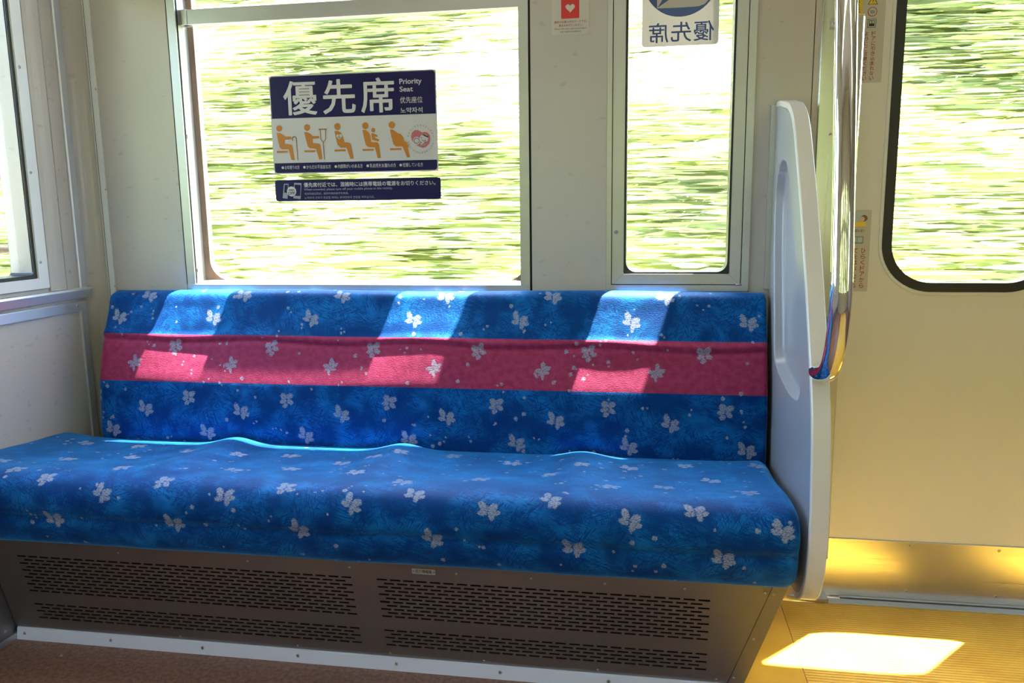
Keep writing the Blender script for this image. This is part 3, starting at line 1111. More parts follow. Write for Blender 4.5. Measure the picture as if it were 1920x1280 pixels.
# a motif is a few petals (x, y, rx, ry, turn) in units of the motif size; y grows up the cloth
PETALS = {
    'butterfly': [(-0.42, 0.42, 0.30, 0.52, 0.35), (-0.50, -0.20, 0.42, 0.24, -0.2), (0.42, 0.10, 0.46, 0.34, 0.5), (0.22, -0.52, 0.26, 0.46, -0.15), (0.70, -0.42, 0.30, 0.20, 0.3)],
    'bow': [(-0.30, 0.45, 0.34, 0.40, 0.6), (0.40, 0.42, 0.44, 0.30, 0.45), (-0.38, -0.10, 0.42, 0.22, 0.2), (0.42, -0.22, 0.38, 0.26, -0.6), (-0.20, -0.58, 0.34, 0.24, 0.5)],
    'sprig': [(0.02, 0.52, 0.24, 0.46, 0.05), (0.42, 0.20, 0.46, 0.24, 0.5), (-0.45, 0.02, 0.44, 0.22, 0.1), (0.30, -0.22, 0.42, 0.18, -0.1), (-0.05, -0.55, 0.17, 0.46, 0.15), (-0.30, -0.34, 0.30, 0.16, 0.6)],
}


def stamp(att, U, V, u, v, size, kind, rot, mirror=1):
    du, dv = (U - u), (v - V)                                # v runs down the cloth
    sel = np.where((np.abs(du) < size * 1.5) & (np.abs(dv) < size * 1.5))
    a, b = du[sel] / size * mirror, dv[sel] / size
    c_, s_ = math.cos(rot), math.sin(rot)
    a, b = a * c_ + b * s_, -a * s_ + b * c_
    best = np.zeros_like(a)
    for px, py, rx, ry, tr in PETALS[kind]:
        c2, s2 = math.cos(tr), math.sin(tr)
        x, y = (a - px), (b - py)
        x, y = x * c2 + y * s2, -x * s2 + y * c2
        d = np.sqrt((x / rx) ** 2 + (y / ry) ** 2)
        best = np.maximum(best, np.clip(1.45 - 0.95 * d, 0, 1))
    att[sel] = np.maximum(att[sel], best)


def cushion(name, args, material, stamps, dots, seed, parent):
    U, V, G = cushion_grid(*args)
    nu, nv = U.shape
    att = np.zeros_like(U)
    for s in stamps:
        stamp(att, U, V, *s)
    g = np.random.default_rng(seed)
    u0, u1, v1 = U.min(), U.max(), V.max()
    for _ in range(dots):
        u, v = g.uniform(u0, u1), g.uniform(0, v1)
        pts = [(u, v, g.choice([0.0026, 0.0034, 0.0045]))]
        if g.random() < 0.35:
            pts.append((u + g.uniform(-0.014, 0.014), v + g.uniform(-0.014, 0.014), 0.0024))
        for (a, b, r) in pts:
            i0, i1 = np.searchsorted(U[:, 0], [a - 0.01, a + 0.01])
            j0, j1 = np.searchsorted(V[0], [b - 0.01, b + 0.01])
            d = np.hypot(U[i0:i1, j0:j1] - a, V[i0:i1, j0:j1] - b) / r
            att[i0:i1, j0:j1] = np.maximum(att[i0:i1, j0:j1], np.clip(1.5 - 0.8 * d, 0, 1) * 0.85)
    idx = np.arange(nu * nv).reshape(nu, nv)
    quads = np.stack([idx[:-1, :-1], idx[:-1, 1:], idx[1:, 1:], idx[1:, :-1]], -1).reshape(-1, 4)
    nq = len(quads)
    cap0, cap1 = idx[0, ::-1], idx[-1, :]
    loops = np.concatenate([quads.reshape(-1), cap0, cap1]).astype(np.int32)
    starts = np.concatenate([np.arange(nq) * 4, [nq * 4, nq * 4 + nv]]).astype(np.int32)
    me = bpy.data.meshes.new(name)
    me.vertices.add(nu * nv)
    me.vertices.foreach_set('co', G.reshape(-1))
    me.loops.add(len(loops))
    me.loops.foreach_set('vertex_index', loops)
    me.polygons.add(nq + 2)
    me.polygons.foreach_set('loop_start', starts)
    me.polygons.foreach_set('use_smooth', np.r_[np.ones(nq, bool), [False, False]])
    me.update(calc_edges=True)
    uvl = me.uv_layers.new(name='cloth')
    uvs = np.stack([U.reshape(-1)[loops], V.reshape(-1)[loops]], -1)
    uvl.data.foreach_set('uv', uvs.reshape(-1))
    a = me.attributes.new('motif', 'FLOAT', 'POINT')
    a.data.foreach_set('value', att.reshape(-1))
    me.materials.append(MATS[material])
    return link(bpy.data.objects.new(name, me), parent)


fabric_material('moquette_seat')
fabric_material('moquette_back', 0.179, 0.306)
bench = thing('bench_seat', (0.87, -0.3, 0.32), 'long blue butterfly-patterned priority bench with a pink stripe on its backrest', 'bench')
kinds = [('butterfly', 0.1), ('butterfly', 0.0), ('bow', 0.3), ('sprig', 0.0), ('bow', 0.0)]
bs = []
for v, u0, k in BACK_ROWS:
    kd, rt = kinds[k]
    for i in range(-1, 7):
        u = u0 + 0.2760 * i
        if 0.02 < u < 1.79:
            bs.append((u, v, 0.0235, kd, rt + 0.12 * math.sin(i * 2.3), 1))
ss = []
for i, (u, v) in enumerate(SEAT_MOTIFS):
    kd = ('butterfly', 'bow')[0 if v > 0.46 else i % 2]
    ss.append((u, v, 0.0235, kd, 0.25 * math.sin(i * 1.9), 1))
bk = cushion('backrest', BACK_ARGS, 'moquette_back', bs, 170, 3, bench)
bk['label'] = 'backrest with a pink stripe between two blue bands'
cushion('seat_cushion', SEAT_ARGS, 'moquette_seat', ss, 230, 4, bench)
box('back_board', 0.04, 1.775, -0.020, -0.004, 0.36, 0.815, 'dark_inside', bench)
box('seat_board', -0.04, 1.770, -0.515, -0.02, 0.3275, 0.350, 'dark_inside', bench)

# ================================================================== HEATER COVER UNDER THE BENCH
hc = thing('heater_cover', (0.85, -0.42, 0), 'slotted stainless heater cover sloping back under the blue bench', 'heater cover')


def hy(z):
    return -0.405 - 0.25 * (z - 0.035)


def hx1(z):
    return 1.679 + (z - 0.038) * (0.071 / 0.247)


HN = Vector((0, -1, -0.25)).normalized()
Z0, Z1 = 0.030, 0.3225
rows = [0.245 - 0.01 * k for k in range(11)] + [0.105 - 0.01025 * k for k in range(5)]
PITCH, SLOT, SH = 0.0300, 0.0232, 0.0043


def row_slots(k):
    kk = k if k < 11 else k - 11
    off = 0.015 if kk % 2 else 0.0
    out = []
    for x0, n in ((0.0265, 28), (0.9185, 24)):
        for i in range(n - (1 if kk % 2 else 0)):
            a = x0 + off + i * PITCH
            out.append((a, a + SLOT))
    return out


V, Fq = [], []


def sheet_quad(xa0, xa1, xb0, xb1, za, zb):
    k = len(V)
    V.extend([(xa0, hy(za), za), (xa1, hy(za), za), (xb1, hy(zb), zb), (xb0, hy(zb), zb)])
    Fq.append((k, k + 1, k + 2, k + 3))


zs = sorted([r - SH / 2 for r in rows] + [r + SH / 2 for r in rows] + [Z0, Z1])
for za, zb in zip(zs, zs[1:]):
    mid = (za + zb) / 2
    hit = [k for k, r in enumerate(rows) if abs(r - mid) < SH / 2]
    if not hit:
        sheet_quad(-0.049, hx1(za), -0.049, hx1(zb), za, zb)
        continue
    x = -0.049
    for a, b in row_slots(hit[0]):
        sheet_quad(x, a, x, a, za, zb)
        x = b
    sheet_quad(x, hx1(za), x, hx1(zb), za, zb)
pn = mesh_obj('slotted_panel', V, Fq, 'stainless_heater', hc)
bm = bmesh.new()
bm.from_mesh(pn.data)
for f in bm.faces:
    f.normal_update()
    if f.normal.y > 0:
        f.normal_flip()
bm.to_mesh(pn.data)
bm.free()
sol = pn.modifiers.new('sheet', 'SOLIDIFY')
sol.thickness = 0.0014
sol.offset = -1
# right-hand edge flange, leaning with the panel
fv = []
for z in (0.031, 0.3225):
    xa = hx1(z) + 0.0008
    xb = 1.712 + (z - 0.035) * (0.069 / 0.254)
    for dy in (-0.0012, 0.012):
        fv += [(xa, hy(z) + dy, z), (xb, hy(z) + dy, z)]
mesh_obj('edge_flange', fv, [(0, 1, 5, 4), (2, 3, 7, 6), (0, 2, 6, 4), (1, 3, 7, 5), (0, 1, 3, 2), (4, 5, 7, 6)], 'stainless_heater', hc)
# closed side and a black box standing in for the shade behind the slots
sv = []
for z in (0.0, 0.3225):
    xb = 1.711 + (z - 0.035) * (0.069 / 0.254)
    sv += [(xb - 0.004, hy(z) + 0.004, z), (xb, hy(z) + 0.004, z), (xb, -0.03, z), (xb - 0.004, -0.03, z)]
mesh_obj('side_plate', sv, [(0, 1, 2, 3), (4, 5, 6, 7), (0, 1, 5, 4), (1, 2, 6, 5), (2, 3, 7, 6), (3, 0, 4, 7)], 'alu', hc)
iv = []
for z in (0.032, 0.3215):
    iv += [(-0.045, hy(z) + 0.06, z), (1.690, hy(z) + 0.06, z), (1.690, -0.05, z), (-0.045, -0.05, z)]
mesh_obj('slot_shade_box', iv, [(0, 1, 2, 3), (4, 5, 6, 7), (0, 1, 5, 4), (1, 2, 6, 5), (2, 3, 7, 6), (3, 0, 4, 7)], 'dark_inside', hc)
prism('skirting_strip', [(-0.398, 0.0), (-0.4125, 0.0), (-0.4085, 0.029), (-0.406, 0.0305), (-0.398, 0.0305)], 'x', -0.0435, 1.708, 'alu_skylit', hc)
for x in (-0.022, 0.215, 0.458, 0.700, 0.940, 0.1182 * 10, 1.424, 1.66):
    screw((x, -0.4100, 0.0165), (0, -1, 0.13), hc, 0.0042)
for x, z in ((1.755, 0.272), (1.724, 0.156), (1.690, 0.048), (1.738, 0.273), (1.580, 0.271), (1.417, 0.272), (1.262, 0.273), (1.100, 0.273), (0.86, 0.272), (0.30, 0.272), (0.62, 0.272),
             (1.655, 0.040), (1.40, 0.040), (1.145, 0.040), (0.925, 0.040), (0.70, 0.040), (0.40, 0.040)):
    screw((x, hy(z) - 0.0012, z), tuple(HN), hc, 0.0030)
eq = thing('equipment_label', (1.0275, hy(0.267), 0.266), 'small white equipment label stuck on the heater cover', 'label')


def tilt_to_panel(o):
    """lay a print made on the plane Y = 0 onto the sloping heater panel"""
    for v in o.data.vertices:
        v.co.y = hy(v.co.z) - 0.0008 + v.co.y


tilt_to_panel(print_poly('label_film', [rrect(1.0015, 1.0535, 0.2665, 0.2805, 0.001, 3)], 0.0, 'paper', eq))
tilt_to_panel(text('lettering', [('出力増幅器', 1.010, 1.046, 0.2695, 0.2785, 0, False, 0.01)], -0.0003, 'print_black', eq))
for x in (1.0055, 1.0505):
    tilt_to_panel(print_poly('label_dot', [circle(x, 0.2735, 0.0024, 12)], -0.0003, 'grey_print', eq))

# ================================================================== PARTITION AT THE END OF THE BENCH
PX0, PX1 = 1.790, 1.8228
pt = thing('seat_partition', (1.806, -0.3, 0.28), 'pale grey moulded seat-end partition with a curved front edge and hand recess', 'partition')
front = catmull([(-0.014, 1.285), (-0.060, 1.282), (-0.122, 1.272), (-0.180, 1.260), (-0.225, 1.238), (-0.262, 1.205), (-0.295, 1.160), (-0.383, 1.028), (-0.473, 0.868),
                 (-0.561, 0.686), (-0.589, 0.560), (-0.598, 0.460), (-0.588, 0.385), (-0.560, 0.325), (-0.520, 0.292), (-0.470, 0.280), (-0.30, 0.278), (-0.014, 0.278)], 5)
front = [tuple(p) for p in front]


def inset_loop(loop, d, back=None):
    """offset an open outline (wall - round the front - wall) inwards by d"""
    P = np.array(loop)
    t = np.gradient(P, axis=0)
    t /= np.linalg.norm(t, axis=1)[:, None]
    nrm = np.c_[-t[:, 1], t[:, 0]]
    Q = P + nrm * d
    if back is not None:
        Q[:, 0] = np.minimum(Q[:, 0], back)
    return [tuple(q) for q in Q]


n = len(front)
# rim: rounded band along the front edge
prof = [(PX0 + 0.004, 0.0155), (PX0, 0.0120), (PX0, 0.0020), (PX0 + 0.002, 0.0), (PX1 - 0.002, 0.0), (PX1, 0.0020), (PX1, 0.0155)]
loops_ = [[(x, y, z) for y, z in inset_loop(front, d, -0.014)] for x, d in prof]
V, Fq = [], []
for la, lb in zip(loops_, loops_[1:]):                     # every facet with its own vertices keeps the edges crisp
    k = len(V)
    V += la + lb
    for i in range(n - 1):
        Fq.append((k + i, k + i + 1, k + n + i + 1, k + n + i))
mesh_obj('rim', V, Fq, 'frp_rim', pt, True)
V, Fq = [], []
la = [(PX0 + 0.0008, y, z) for y, z in inset_loop(front, 0.0118, -0.014)]
lb = [(PX0 + 0.0008, y, z) for y, z in inset_loop(front, 0.0142, -0.014)]
mesh_obj('rim_joint', la + lb, [(i, i + 1, n + i + 1, n + i) for i in range(n - 1)], 'grey_print', pt)
# panel body with the moulded recess on the bench side
body = inset_loop(front, 0.0145, -0.0145)
rec = [tuple(p) for p in catmull([(-0.062, 1.120), (-0.105, 1.143), (-0.160, 1.142), (-0.200, 1.125), (-0.251, 1.068), (-0.298, 1.003), (-0.345, 0.930), (-0.391, 0.860),
                                  (-0.429, 0.775), (-0.447, 0.705), (-0.440, 0.675), (-0.412, 0.660), (-0.345, 0.655), (-0.275, 0.660), (-0.190, 0.672), (-0.125, 0.700),
                                  (-0.100, 0.780), (-0.070, 0.890), (-0.052, 0.970), (-0.045, 1.070), (-0.062, 1.120)], 4)][:-1]
cen = np.mean(rec, axis=0)
bm = bmesh.new()
xf = PX0 + 0.0005


def loop_edges(pts, x):
    vv = [bm.verts.new((x, p[0], p[1])) for p in pts]
    return vv, [bm.edges.new((vv[i], vv[(i + 1) % len(vv)])) for i in range(len(vv))]


ov, oe = loop_edges(body, xf)
rv, re_ = loop_edges(rec, xf)
bmesh.ops.triangle_fill(bm, edges=oe + re_, use_beauty=True)
# pocket walls and floor
prev = rv
for fr, dep in ((0.985, 0.004), (0.955, 0.016), (0.92, 0.0235), (0.88, 0.0255)):
    cur = [bm.verts.new((xf + dep, cen[0] + (p[0] - cen[0]) * fr, cen[1] + (p[1] - cen[1]) * (fr + 0.6 * (1 - fr)))) for p in rec]
    for i in range(len(cur)):
        j = (i + 1) % len(cur)
        f = bm.faces.new((prev[i], prev[j], cur[j], cur[i]))
        f.smooth = True
    prev = cur
f = bm.faces.new(prev)
bmesh.ops.triangulate(bm, faces=[f])
# outer side
ov2, oe2 = loop_edges(body, PX1 - 0.0005)
bmesh.ops.triangle_fill(bm, edges=oe2, use_beauty=True)
bmesh.ops.recalc_face_normals(bm, faces=bm.faces)
me = bpy.data.meshes.new('panel')
bm.to_mesh(me)
bm.free()
me.materials.append(MATS['frp'])
link(bpy.data.objects.new('panel', me), pt)
box('wall_bracket', PX0 - 0.011, PX0 + 0.004, -0.0135, 0.0, 0.842, 1.278, 'alu', pt, 0.001)

# ================================================================== CHROME POLE AND RAIL
gp = thing('grab_pole', (1.8065, -0.6, 0.74), 'thick polished chrome pole bending into the front of the seat partition', 'pole')
path = catmull([(1.8065, -0.525, 0.742), (1.8065, -0.560, 0.746), (1.8065, -0.610, 0.764), (1.8065, -0.640, 0.800), (1.8065, -0.656, 0.850), (1.8065, -0.661, 0.905),
                (1.8065, -0.648, 1.010), (1.8065, -0.632, 1.115), (1.8065, -0.590, 1.372), (1.8065, -0.52, 1.80), (1.8065, -0.445, 2.25)], 8)
tube('pole', [tuple(p) for p in path], 0.0178, 'chrome', gp, seg=32)

rl = thing('door_grab_rail', (1.95, -0.03, 0.77), 'slim chrome grab rail on the door pillar, half hidden by the pole', 'rail')
rp = []
za, zb = 0.80, 1.462
prism('rail_bar', [(1.9535, -0.036), (1.9575, -0.042), (1.9675, -0.042), (1.9715, -0.036), (1.9715, -0.028), (1.9675, -0.022), (1.9575, -0.022), (1.9535, -0.028)], 'z', za, zb, 'chrome', rl)
box('rail_cap', 1.9532, 1.9718, -0.0423, -0.0217, zb - 0.001, zb + 0.004, 'chrome', rl, 0.0015)
for px, py in ((1560.5, 45), (1555.5, 600)):
    x, z = at(px, py, -0.004)
    b_ = box('bracket', x - 0.006, 1.962, -0.0125, -0.004, z - 0.011, z + 0.011, 'screw_steel', rl, 0.003)
    screw((x + 0.0015, -0.0123, z - 0.001), (0, -1, 0), rl, 0.0038)
    box('bracket_arm', 1.953, 1.968, -0.030, -0.010, z - 0.008, z + 0.008, 'screw_steel', rl, 0.002)

# ================================================================== STICKERS
# ---- priority seat sticker on the large pane
YS = 0.0492


def S(px, py):
    return at(px, py, YS)


st = thing('priority_seat_sticker', (0.722, YS, 1.146), 'navy and white priority seat sticker with five orange pictograms on the window', 'sticker')
print_poly('backing', [rrect(0.4925, 0.9525, 1.1455, 1.4025, 0.010, 6)], YS, 'paper', st)
box('sheet', 0.493, 0.952, YS + 0.0002, YS + 0.0008, 1.147, 1.401, 'paper', st)
top = [p for p in rrect(0.4955, 0.9495, 1.2915, 1.3995, 0.008, 6)]
top = [(0.4955, 1.2915), (0.9495, 1.2915)] + [p for p in top if p[1] > 1.35]
print_poly('header_band', [top], YS - 0.0003, 'navy', st)
low = rrect(0.4955, 0.9495, 1.1485, 1.1745, 0.008, 6)
low = [p for p in low if p[1] < 1.16] + []
low = sorted([p for p in low if p[0] < 0.7], key=lambda p: -p[1]) + sorted([p for p in low if p[0] > 0.7], key=lambda p: p[1])
print_poly('footer_band', [[(0.4955, 1.1745)] + low + [(0.9495, 1.1745)]], YS - 0.0003, 'navy', st)


# characters of the heading, each in its own square
hd = []
for ch, xa, xb in (('優', 0.5315, 0.6255), ('先', 0.6420, 0.7330), ('席', 0.7475, 0.8395)):
    hd.append((ch, xa, xb, 1.2985, 1.3870, 0, False, 0.014))
text('heading_lettering', hd, YS - 0.0006, 'print_white', st)
text('side_lettering', [
    ('Priority', 0.8540, 0.9140, 1.3640, 1.3815, 0, False, 0.018), ('Seat', 0.8540, 0.8900, 1.3490, 1.3620, 0, False, 0.018),
    ('优先座位', 0.8545, 0.9150, 1.3200, 1.3360, 0, False, 0.006), ('노약자석', 0.8545, 0.9140, 1.2950, 1.3090, 0, False, 0.012)], YS - 0.0006, 'print_white', st)
fo = []
for body, xa, xb in (('お年寄りの方', 0.5245, 0.5665), ('からだの不自由な方', 0.5865, 0.6555), ('内部障がいのある方', 0.6755, 0.7450), ('乳幼児をお連れの方', 0.7650, 0.8370), ('妊娠している方', 0.8560, 0.9110)):
    fo.append((body, xa, xb, 1.1575, 1.1680, 0, False, 0.006))
text('footer_lettering', fo, YS - 0.0006, 'print_white', st)
for xa in (0.5245, 0.5865, 0.6755, 0.7650, 0.8560):
    print_poly('footer_dot', [circle(xa - 0.0058, 1.1625, 0.0036, 14)], YS - 0.0006, 'print_white', st)


def A_(pts):      # first enlargement of the sticker: photo px = 500 + x / 10.667, 210 + y / 10.667
    return [S(500 + x / 10.667, 210 + y / 10.667) for x, y in pts]


def B_(pts):
    return [S(660 + x / 10.665, 210 + y / 10.667) for x, y in pts]


K = (0.952 - 0.493) / 3320.0      # metres per enlarged pixel


def pictogram(conv, head, hr, body, bar, extra=(), thin=()):
    hx, hz = conv([head])[0]
    polys = [circle(hx, hz, hr * K, 22), conv(body), conv(bar)] + [conv(e) for e in extra]
    o = print_poly('pictogram', polys, YS - 0.0006, 'orange', st)
    for pts, w in thin:
        print_poly('walking_aid', stroke(conv(pts), w * K), YS - 0.0006, 'orange_line', o)
    return o


pictogram(A_, (252, 328), 60, [(200, 420), (265, 418), (325, 450), (380, 492), (490, 492), (495, 545), (365, 555), (360, 635), (455, 642), (500, 655), (515, 690), (560, 955), (498, 958), (440, 742), (310, 745), (268, 715), (240, 620)],
          [(205, 780), (425, 775), (425, 812), (205, 818)], thin=[([(520, 572), (514, 530), (528, 502), (553, 492), (580, 502), (595, 530), (625, 955)], 17)])
pictogram(A_, (808, 310), 62, [(750, 402), (810, 400), (870, 430), (930, 482), (1050, 482), (1052, 525), (918, 537), (925, 618), (1035, 628), (1068, 645), (1080, 690), (1112, 945), (1052, 948), (985, 735), (860, 722), (822, 685), (790, 560)],
          [(755, 765), (975, 760), (975, 798), (755, 803)], thin=[([(1048, 346), (1190, 344)], 26), ([(1076, 358), (1082, 540), (1133, 602), (1180, 540), (1178, 356)], 16), ([(1133, 600), (1155, 945)], 18)])
p3 = pictogram(A_, (1415, 290), 64, [(1355, 380), (1420, 378), (1490, 415), (1530, 490), (1558, 602), (1640, 608), (1675, 625), (1690, 665), (1738, 935), (1675, 935), (1600, 715), (1480, 712), (1420, 655), (1390, 540)],
               [(1360, 750), (1580, 745), (1580, 785), (1360, 790)])
hx_, hz_ = A_([(1453, 500)])[0]
print_poly('heart_mark', [heart(hx_, hz_, 118 * K)], YS - 0.0009, 'paper', p3)
print_poly('heart_cross', [[(hx_ - 28 * K, hz_ - 9 * K), (hx_ + 28 * K, hz_ - 9 * K), (hx_ + 28 * K, hz_ + 9 * K), (hx_ - 28 * K, hz_ + 9 * K)],
                           [(hx_ - 9 * K, hz_ - 28 * K), (hx_ + 9 * K, hz_ - 28 * K), (hx_ + 9 * K, hz_ + 28 * K), (hx_ - 9 * K, hz_ + 28 * K)]], YS - 0.0012, 'grey_print', p3)
p4 = pictogram(B_, (268, 275), 64, [(210, 360), (275, 358), (335, 405), (368, 480), (388, 600), (490, 603), (525, 618), (542, 660), (578, 915), (515, 920), (460, 705), (330, 700), (278, 660), (245, 530)],
               [(213, 738), (435, 735), (435, 772), (213, 775)])
cx_, cz_ = B_([(425, 362)])[0]
print_poly('child_mark', [circle(cx_, cz_, 41 * K, 20), B_([(385, 425), (430, 424), (517, 470), (508, 500), (458, 486), (472, 522), (545, 552), (533, 587), (470, 572), (402, 555)])], YS - 0.0006, 'orange', p4)
pictogram(B_, (797, 258), 64, [(760, 350), (812, 350), (870, 388), (910, 422), (980, 445), (1028, 510), (1048, 582), (1090, 597), (1132, 690), (1115, 716), (1165, 905), (1105, 910), (1030, 730), (1012, 690), (880, 690), (828, 645), (790, 500)],
          [(762, 725), (990, 720), (990, 757), (762, 762)])
# round maternity mark
mx_, mz_ = B_([(1375, 540)])[0]
em = print_poly('maternity_mark', [B_([(1340, 690), (1255, 640), (1200, 570), (1182, 490), (1200, 410), (1250, 365), (1310, 358), (1370, 385), (1400, 410), (1450, 395), (1510, 410), (1555, 460), (1568, 540), (1545, 630), (1490, 690), (1420, 718)])], YS - 0.0006, 'heart_pink', st)
c1 = B_([(1440, 530)])[0]
c2 = B_([(1295, 575)])[0]
print_poly('mark_faces', [circle(*c1, 82 * K, 22), circle(*c2, 74 * K, 22), B_([(1340, 640), (1420, 610), (1500, 590), (1470, 640), (1390, 670)])], YS - 0.0009, 'paper', em)
print_poly('mark_hair', [B_([(1395, 452), (1450, 445), (1505, 480), (1535, 465), (1520, 512), (1470, 490), (1430, 468)])] +
           stroke([(c2[0] + 52 * K * math.cos(a * PI / 8), c2[1] + 48 * K * math.sin(a * PI / 8)) for a in range(17)], 9 * K) +
           stroke(B_([(1400, 550), (1430, 580), (1470, 580)]), 8 * K) + stroke(B_([(1345, 640), (1400, 655), (1480, 615)]), 8 * K) +
           [circle(*B_([(1390, 515)])[0], 9 * K, 8), circle(*B_([(1470, 565)])[0], 9 * K, 8)], YS - 0.0012, 'print_black', em)
arc_items = []
for body, a0, a1, rr, flip in (('おなかに赤ちゃんがいます。', 165, 12, 252, 1), ('やさしい心づかいをお願いします。', 192, 350, 252, -1)):
    for i, ch in enumerate(body):
        a = math.radians(a0 + (a1 - a0) * i / (len(body) - 1))
        x, z = mx_ + rr * K * math.cos(a), mz_ + rr * K * math.sin(a)
        h = 17 * K if ch not in '。、' else 7 * K
        arc_items.append((ch, x - h, x + h, z - h, z + h, (a - PI / 2) if flip > 0 else (a + PI / 2), False, 0.0))
text('mark_lettering', arc_items, YS - 0.0006, 'dark_text', em)

# ---- phone sticker below it
ps = thing('phone_off_sticker', (0.725, YS, 1.072), 'long navy sticker asking to switch phones off, below the priority sticker', 'sticker')
print_poly('backing', [rrect(0.4930, 0.9575, 1.0725, 1.1295, 0.009, 6)], YS, 'navy', ps)
box('sheet', 0.494, 0.9565, YS + 0.0002, YS + 0.0008, 1.0735, 1.1285, 'navy', ps)


def D_(pts):
    return [S(510 + x / 6.0, 325 + y / 6.0) for x, y in pts]


pk = print_poly('phone_icon', [D_([(135, 115), (188, 118), (175, 285), (120, 278)]), D_([(250, 105), (332, 110), (322, 288), (242, 280)])], YS - 0.0003, 'grey_print', ps)
print_poly('phone_screen', [D_([(144, 128), (180, 130), (173, 220), (138, 216)]), D_([(256, 126), (324, 130), (318, 255), (250, 250)])], YS - 0.0006, 'navy', pk)
cc = D_([(222, 203)])[0]
of = print_poly('off_disc', [circle(*cc, 0.0133, 28)], YS - 0.0009, 'print_white', ps)
text('off_lettering', [('混雑時', cc[0] - 0.0085, cc[0] + 0.0085, cc[1] + 0.0012, cc[1] + 0.0062, 0, False, 0.008), ('OFF', cc[0] - 0.0100, cc[0] + 0.0100, cc[1] - 0.0085, cc[1] - 0.0008, 0, False, 0.02)], YS - 0.0012, 'navy', of)


def drow(body, x0, x1, y0, y1, bold):
    a = D_([(x0, y1)])[0]
    b = D_([(x1, y0)])[0]
    m_ = (a[1] + b[1]) / 2
    h = (D_([(x0, y0)])[0][1] - a[1]) / 2
    return (body, a[0], b[0], m_ - h, m_ + h, 0, False, bold)


text('main_lettering', [drow('優先席付近では、混雑時には携帯電話の電源をお切りください。', 358, 1838, 90, 142, 0.012)], YS - 0.0003, 'print_white', ps)
text('small_lettering', [drow('When crowded, please turn off your mobile phone in this vicinity.', 360, 1358, 160, 192, 0.010),
                         drow('在优先座位附近，拥挤时请关掉手机电源。', 368, 862, 212, 238, 0.0),
                         drow('노약자석 근처가 혼잡할 때에는 휴대전화의 전원을 꺼주십시오.', 368, 1152, 255, 283, 0.0)], YS - 0.0003, 'grey_print', ps)

# ---- heart sticker on the panel between the windows
hs = thing('heart_mark_sticker', (1.304, 0.0, 1.46), 'small pale sticker with a white heart on red between the windows', 'sticker')
prism('sheet', rrect(1.2585, 1.3495, 1.4600, 1.625, 0.005, 5), 'y', -0.0008, -0.0001, 'paper', hs)
print_poly('red_field', [rrect(1.2815, 1.3255, 1.4975, 1.582, 0.002, 4)], -0.0010, 'red_label', hs)
print_poly('heart', [heart(1.3035, 1.5200, 0.0225)], -0.0013, 'paper', hs)
print_poly('cross', [[(1.2965, 1.556), (1.3105, 1.556), (1.3105, 1.561), (1.2965, 1.561)], [(1.301, 1.5515), (1.306, 1.5515), (1.306, 1.5655), (1.301, 1.5655)]], -0.0013, 'paper', hs)
text('red_lettering', [('援助が必要な方のマークです。', 1.2650, 1.3440, 1.4870, 1.4930, 0, False, 0.012), ('席をおゆずりください。', 1.2760, 1.3340, 1.4790, 1.4848, 0, False, 0.012)], -0.0010, 'maroon_text', hs)
text('small_lettering', [('Please offer your seat to passengers', 1.2655, 1.3430, 1.4715, 1.4760, 0, False, 0.004), ('with medical conditions', 1.2785, 1.3290, 1.4655, 1.4695, 0, False, 0.004)], -0.0010, 'dark_text', hs)

# ---- decal on the narrow window, meant to be read from outside
YD = 0.0397
wd = thing('window_decal', (1.566, YD, 1.43), 'translucent decal with mirrored blue lettering and a round emblem on the narrow window', 'decal')
prism('film', rrect(1.4755, 1.6580, 1.4305, 1.690, 0.008, 5), 'y', YD, YD + 0.0003, 'decal_film', wd)
text('lettering', [('優', 1.5990, 1.6470, 1.4400, 1.4860, 0, True, 0.008), ('先', 1.5450, 1.5935, 1.4395, 1.4860, 0, True, 0.008), ('席', 1.4920, 1.5390, 1.4390, 1.4855, 0, True, 0.008)], YD - 0.0003, 'decal_blue', wd)
ecx, ecz, er = 1.5665, 1.5870, 0.0895
eb = print_poly('emblem_disc', [circle(ecx, ecz, er, 48)], YD - 0.0003, 'decal_blue', wd)


def E_(pts):
    return [at(1180 + x / 10.105, y / 10.11, YD) for x, y in pts]


wing = E_([(528, 160), (700, 155), (1000, 142), (1300, 122), (1420, 82), (1500, 0)])
up_ = [(ecx + 0.080 * math.cos(math.radians(a)), ecz + 0.080 * math.sin(math.radians(a))) for a in (-20, 0, 20, 40, 60, 80, 100, 120, 140)]
print_poly('emblem_wing', [wing + up_ + E_([(524, 0)])], YD - 0.0006, 'paper', eb)
print_poly('emblem_arrow', [E_([(535, 148), (625, 0), (750, 0)])[:1] + E_([(750, 0)]) + [(ecx + 0.01, ecz + 0.02)] + E_([(625, 0)])], YD - 0.0009, 'decal_blue', eb)

# ---- stickers on the door
YK = DOOR_Y - 0.0006


def KP(px, py):
    return at(px, py, YK)


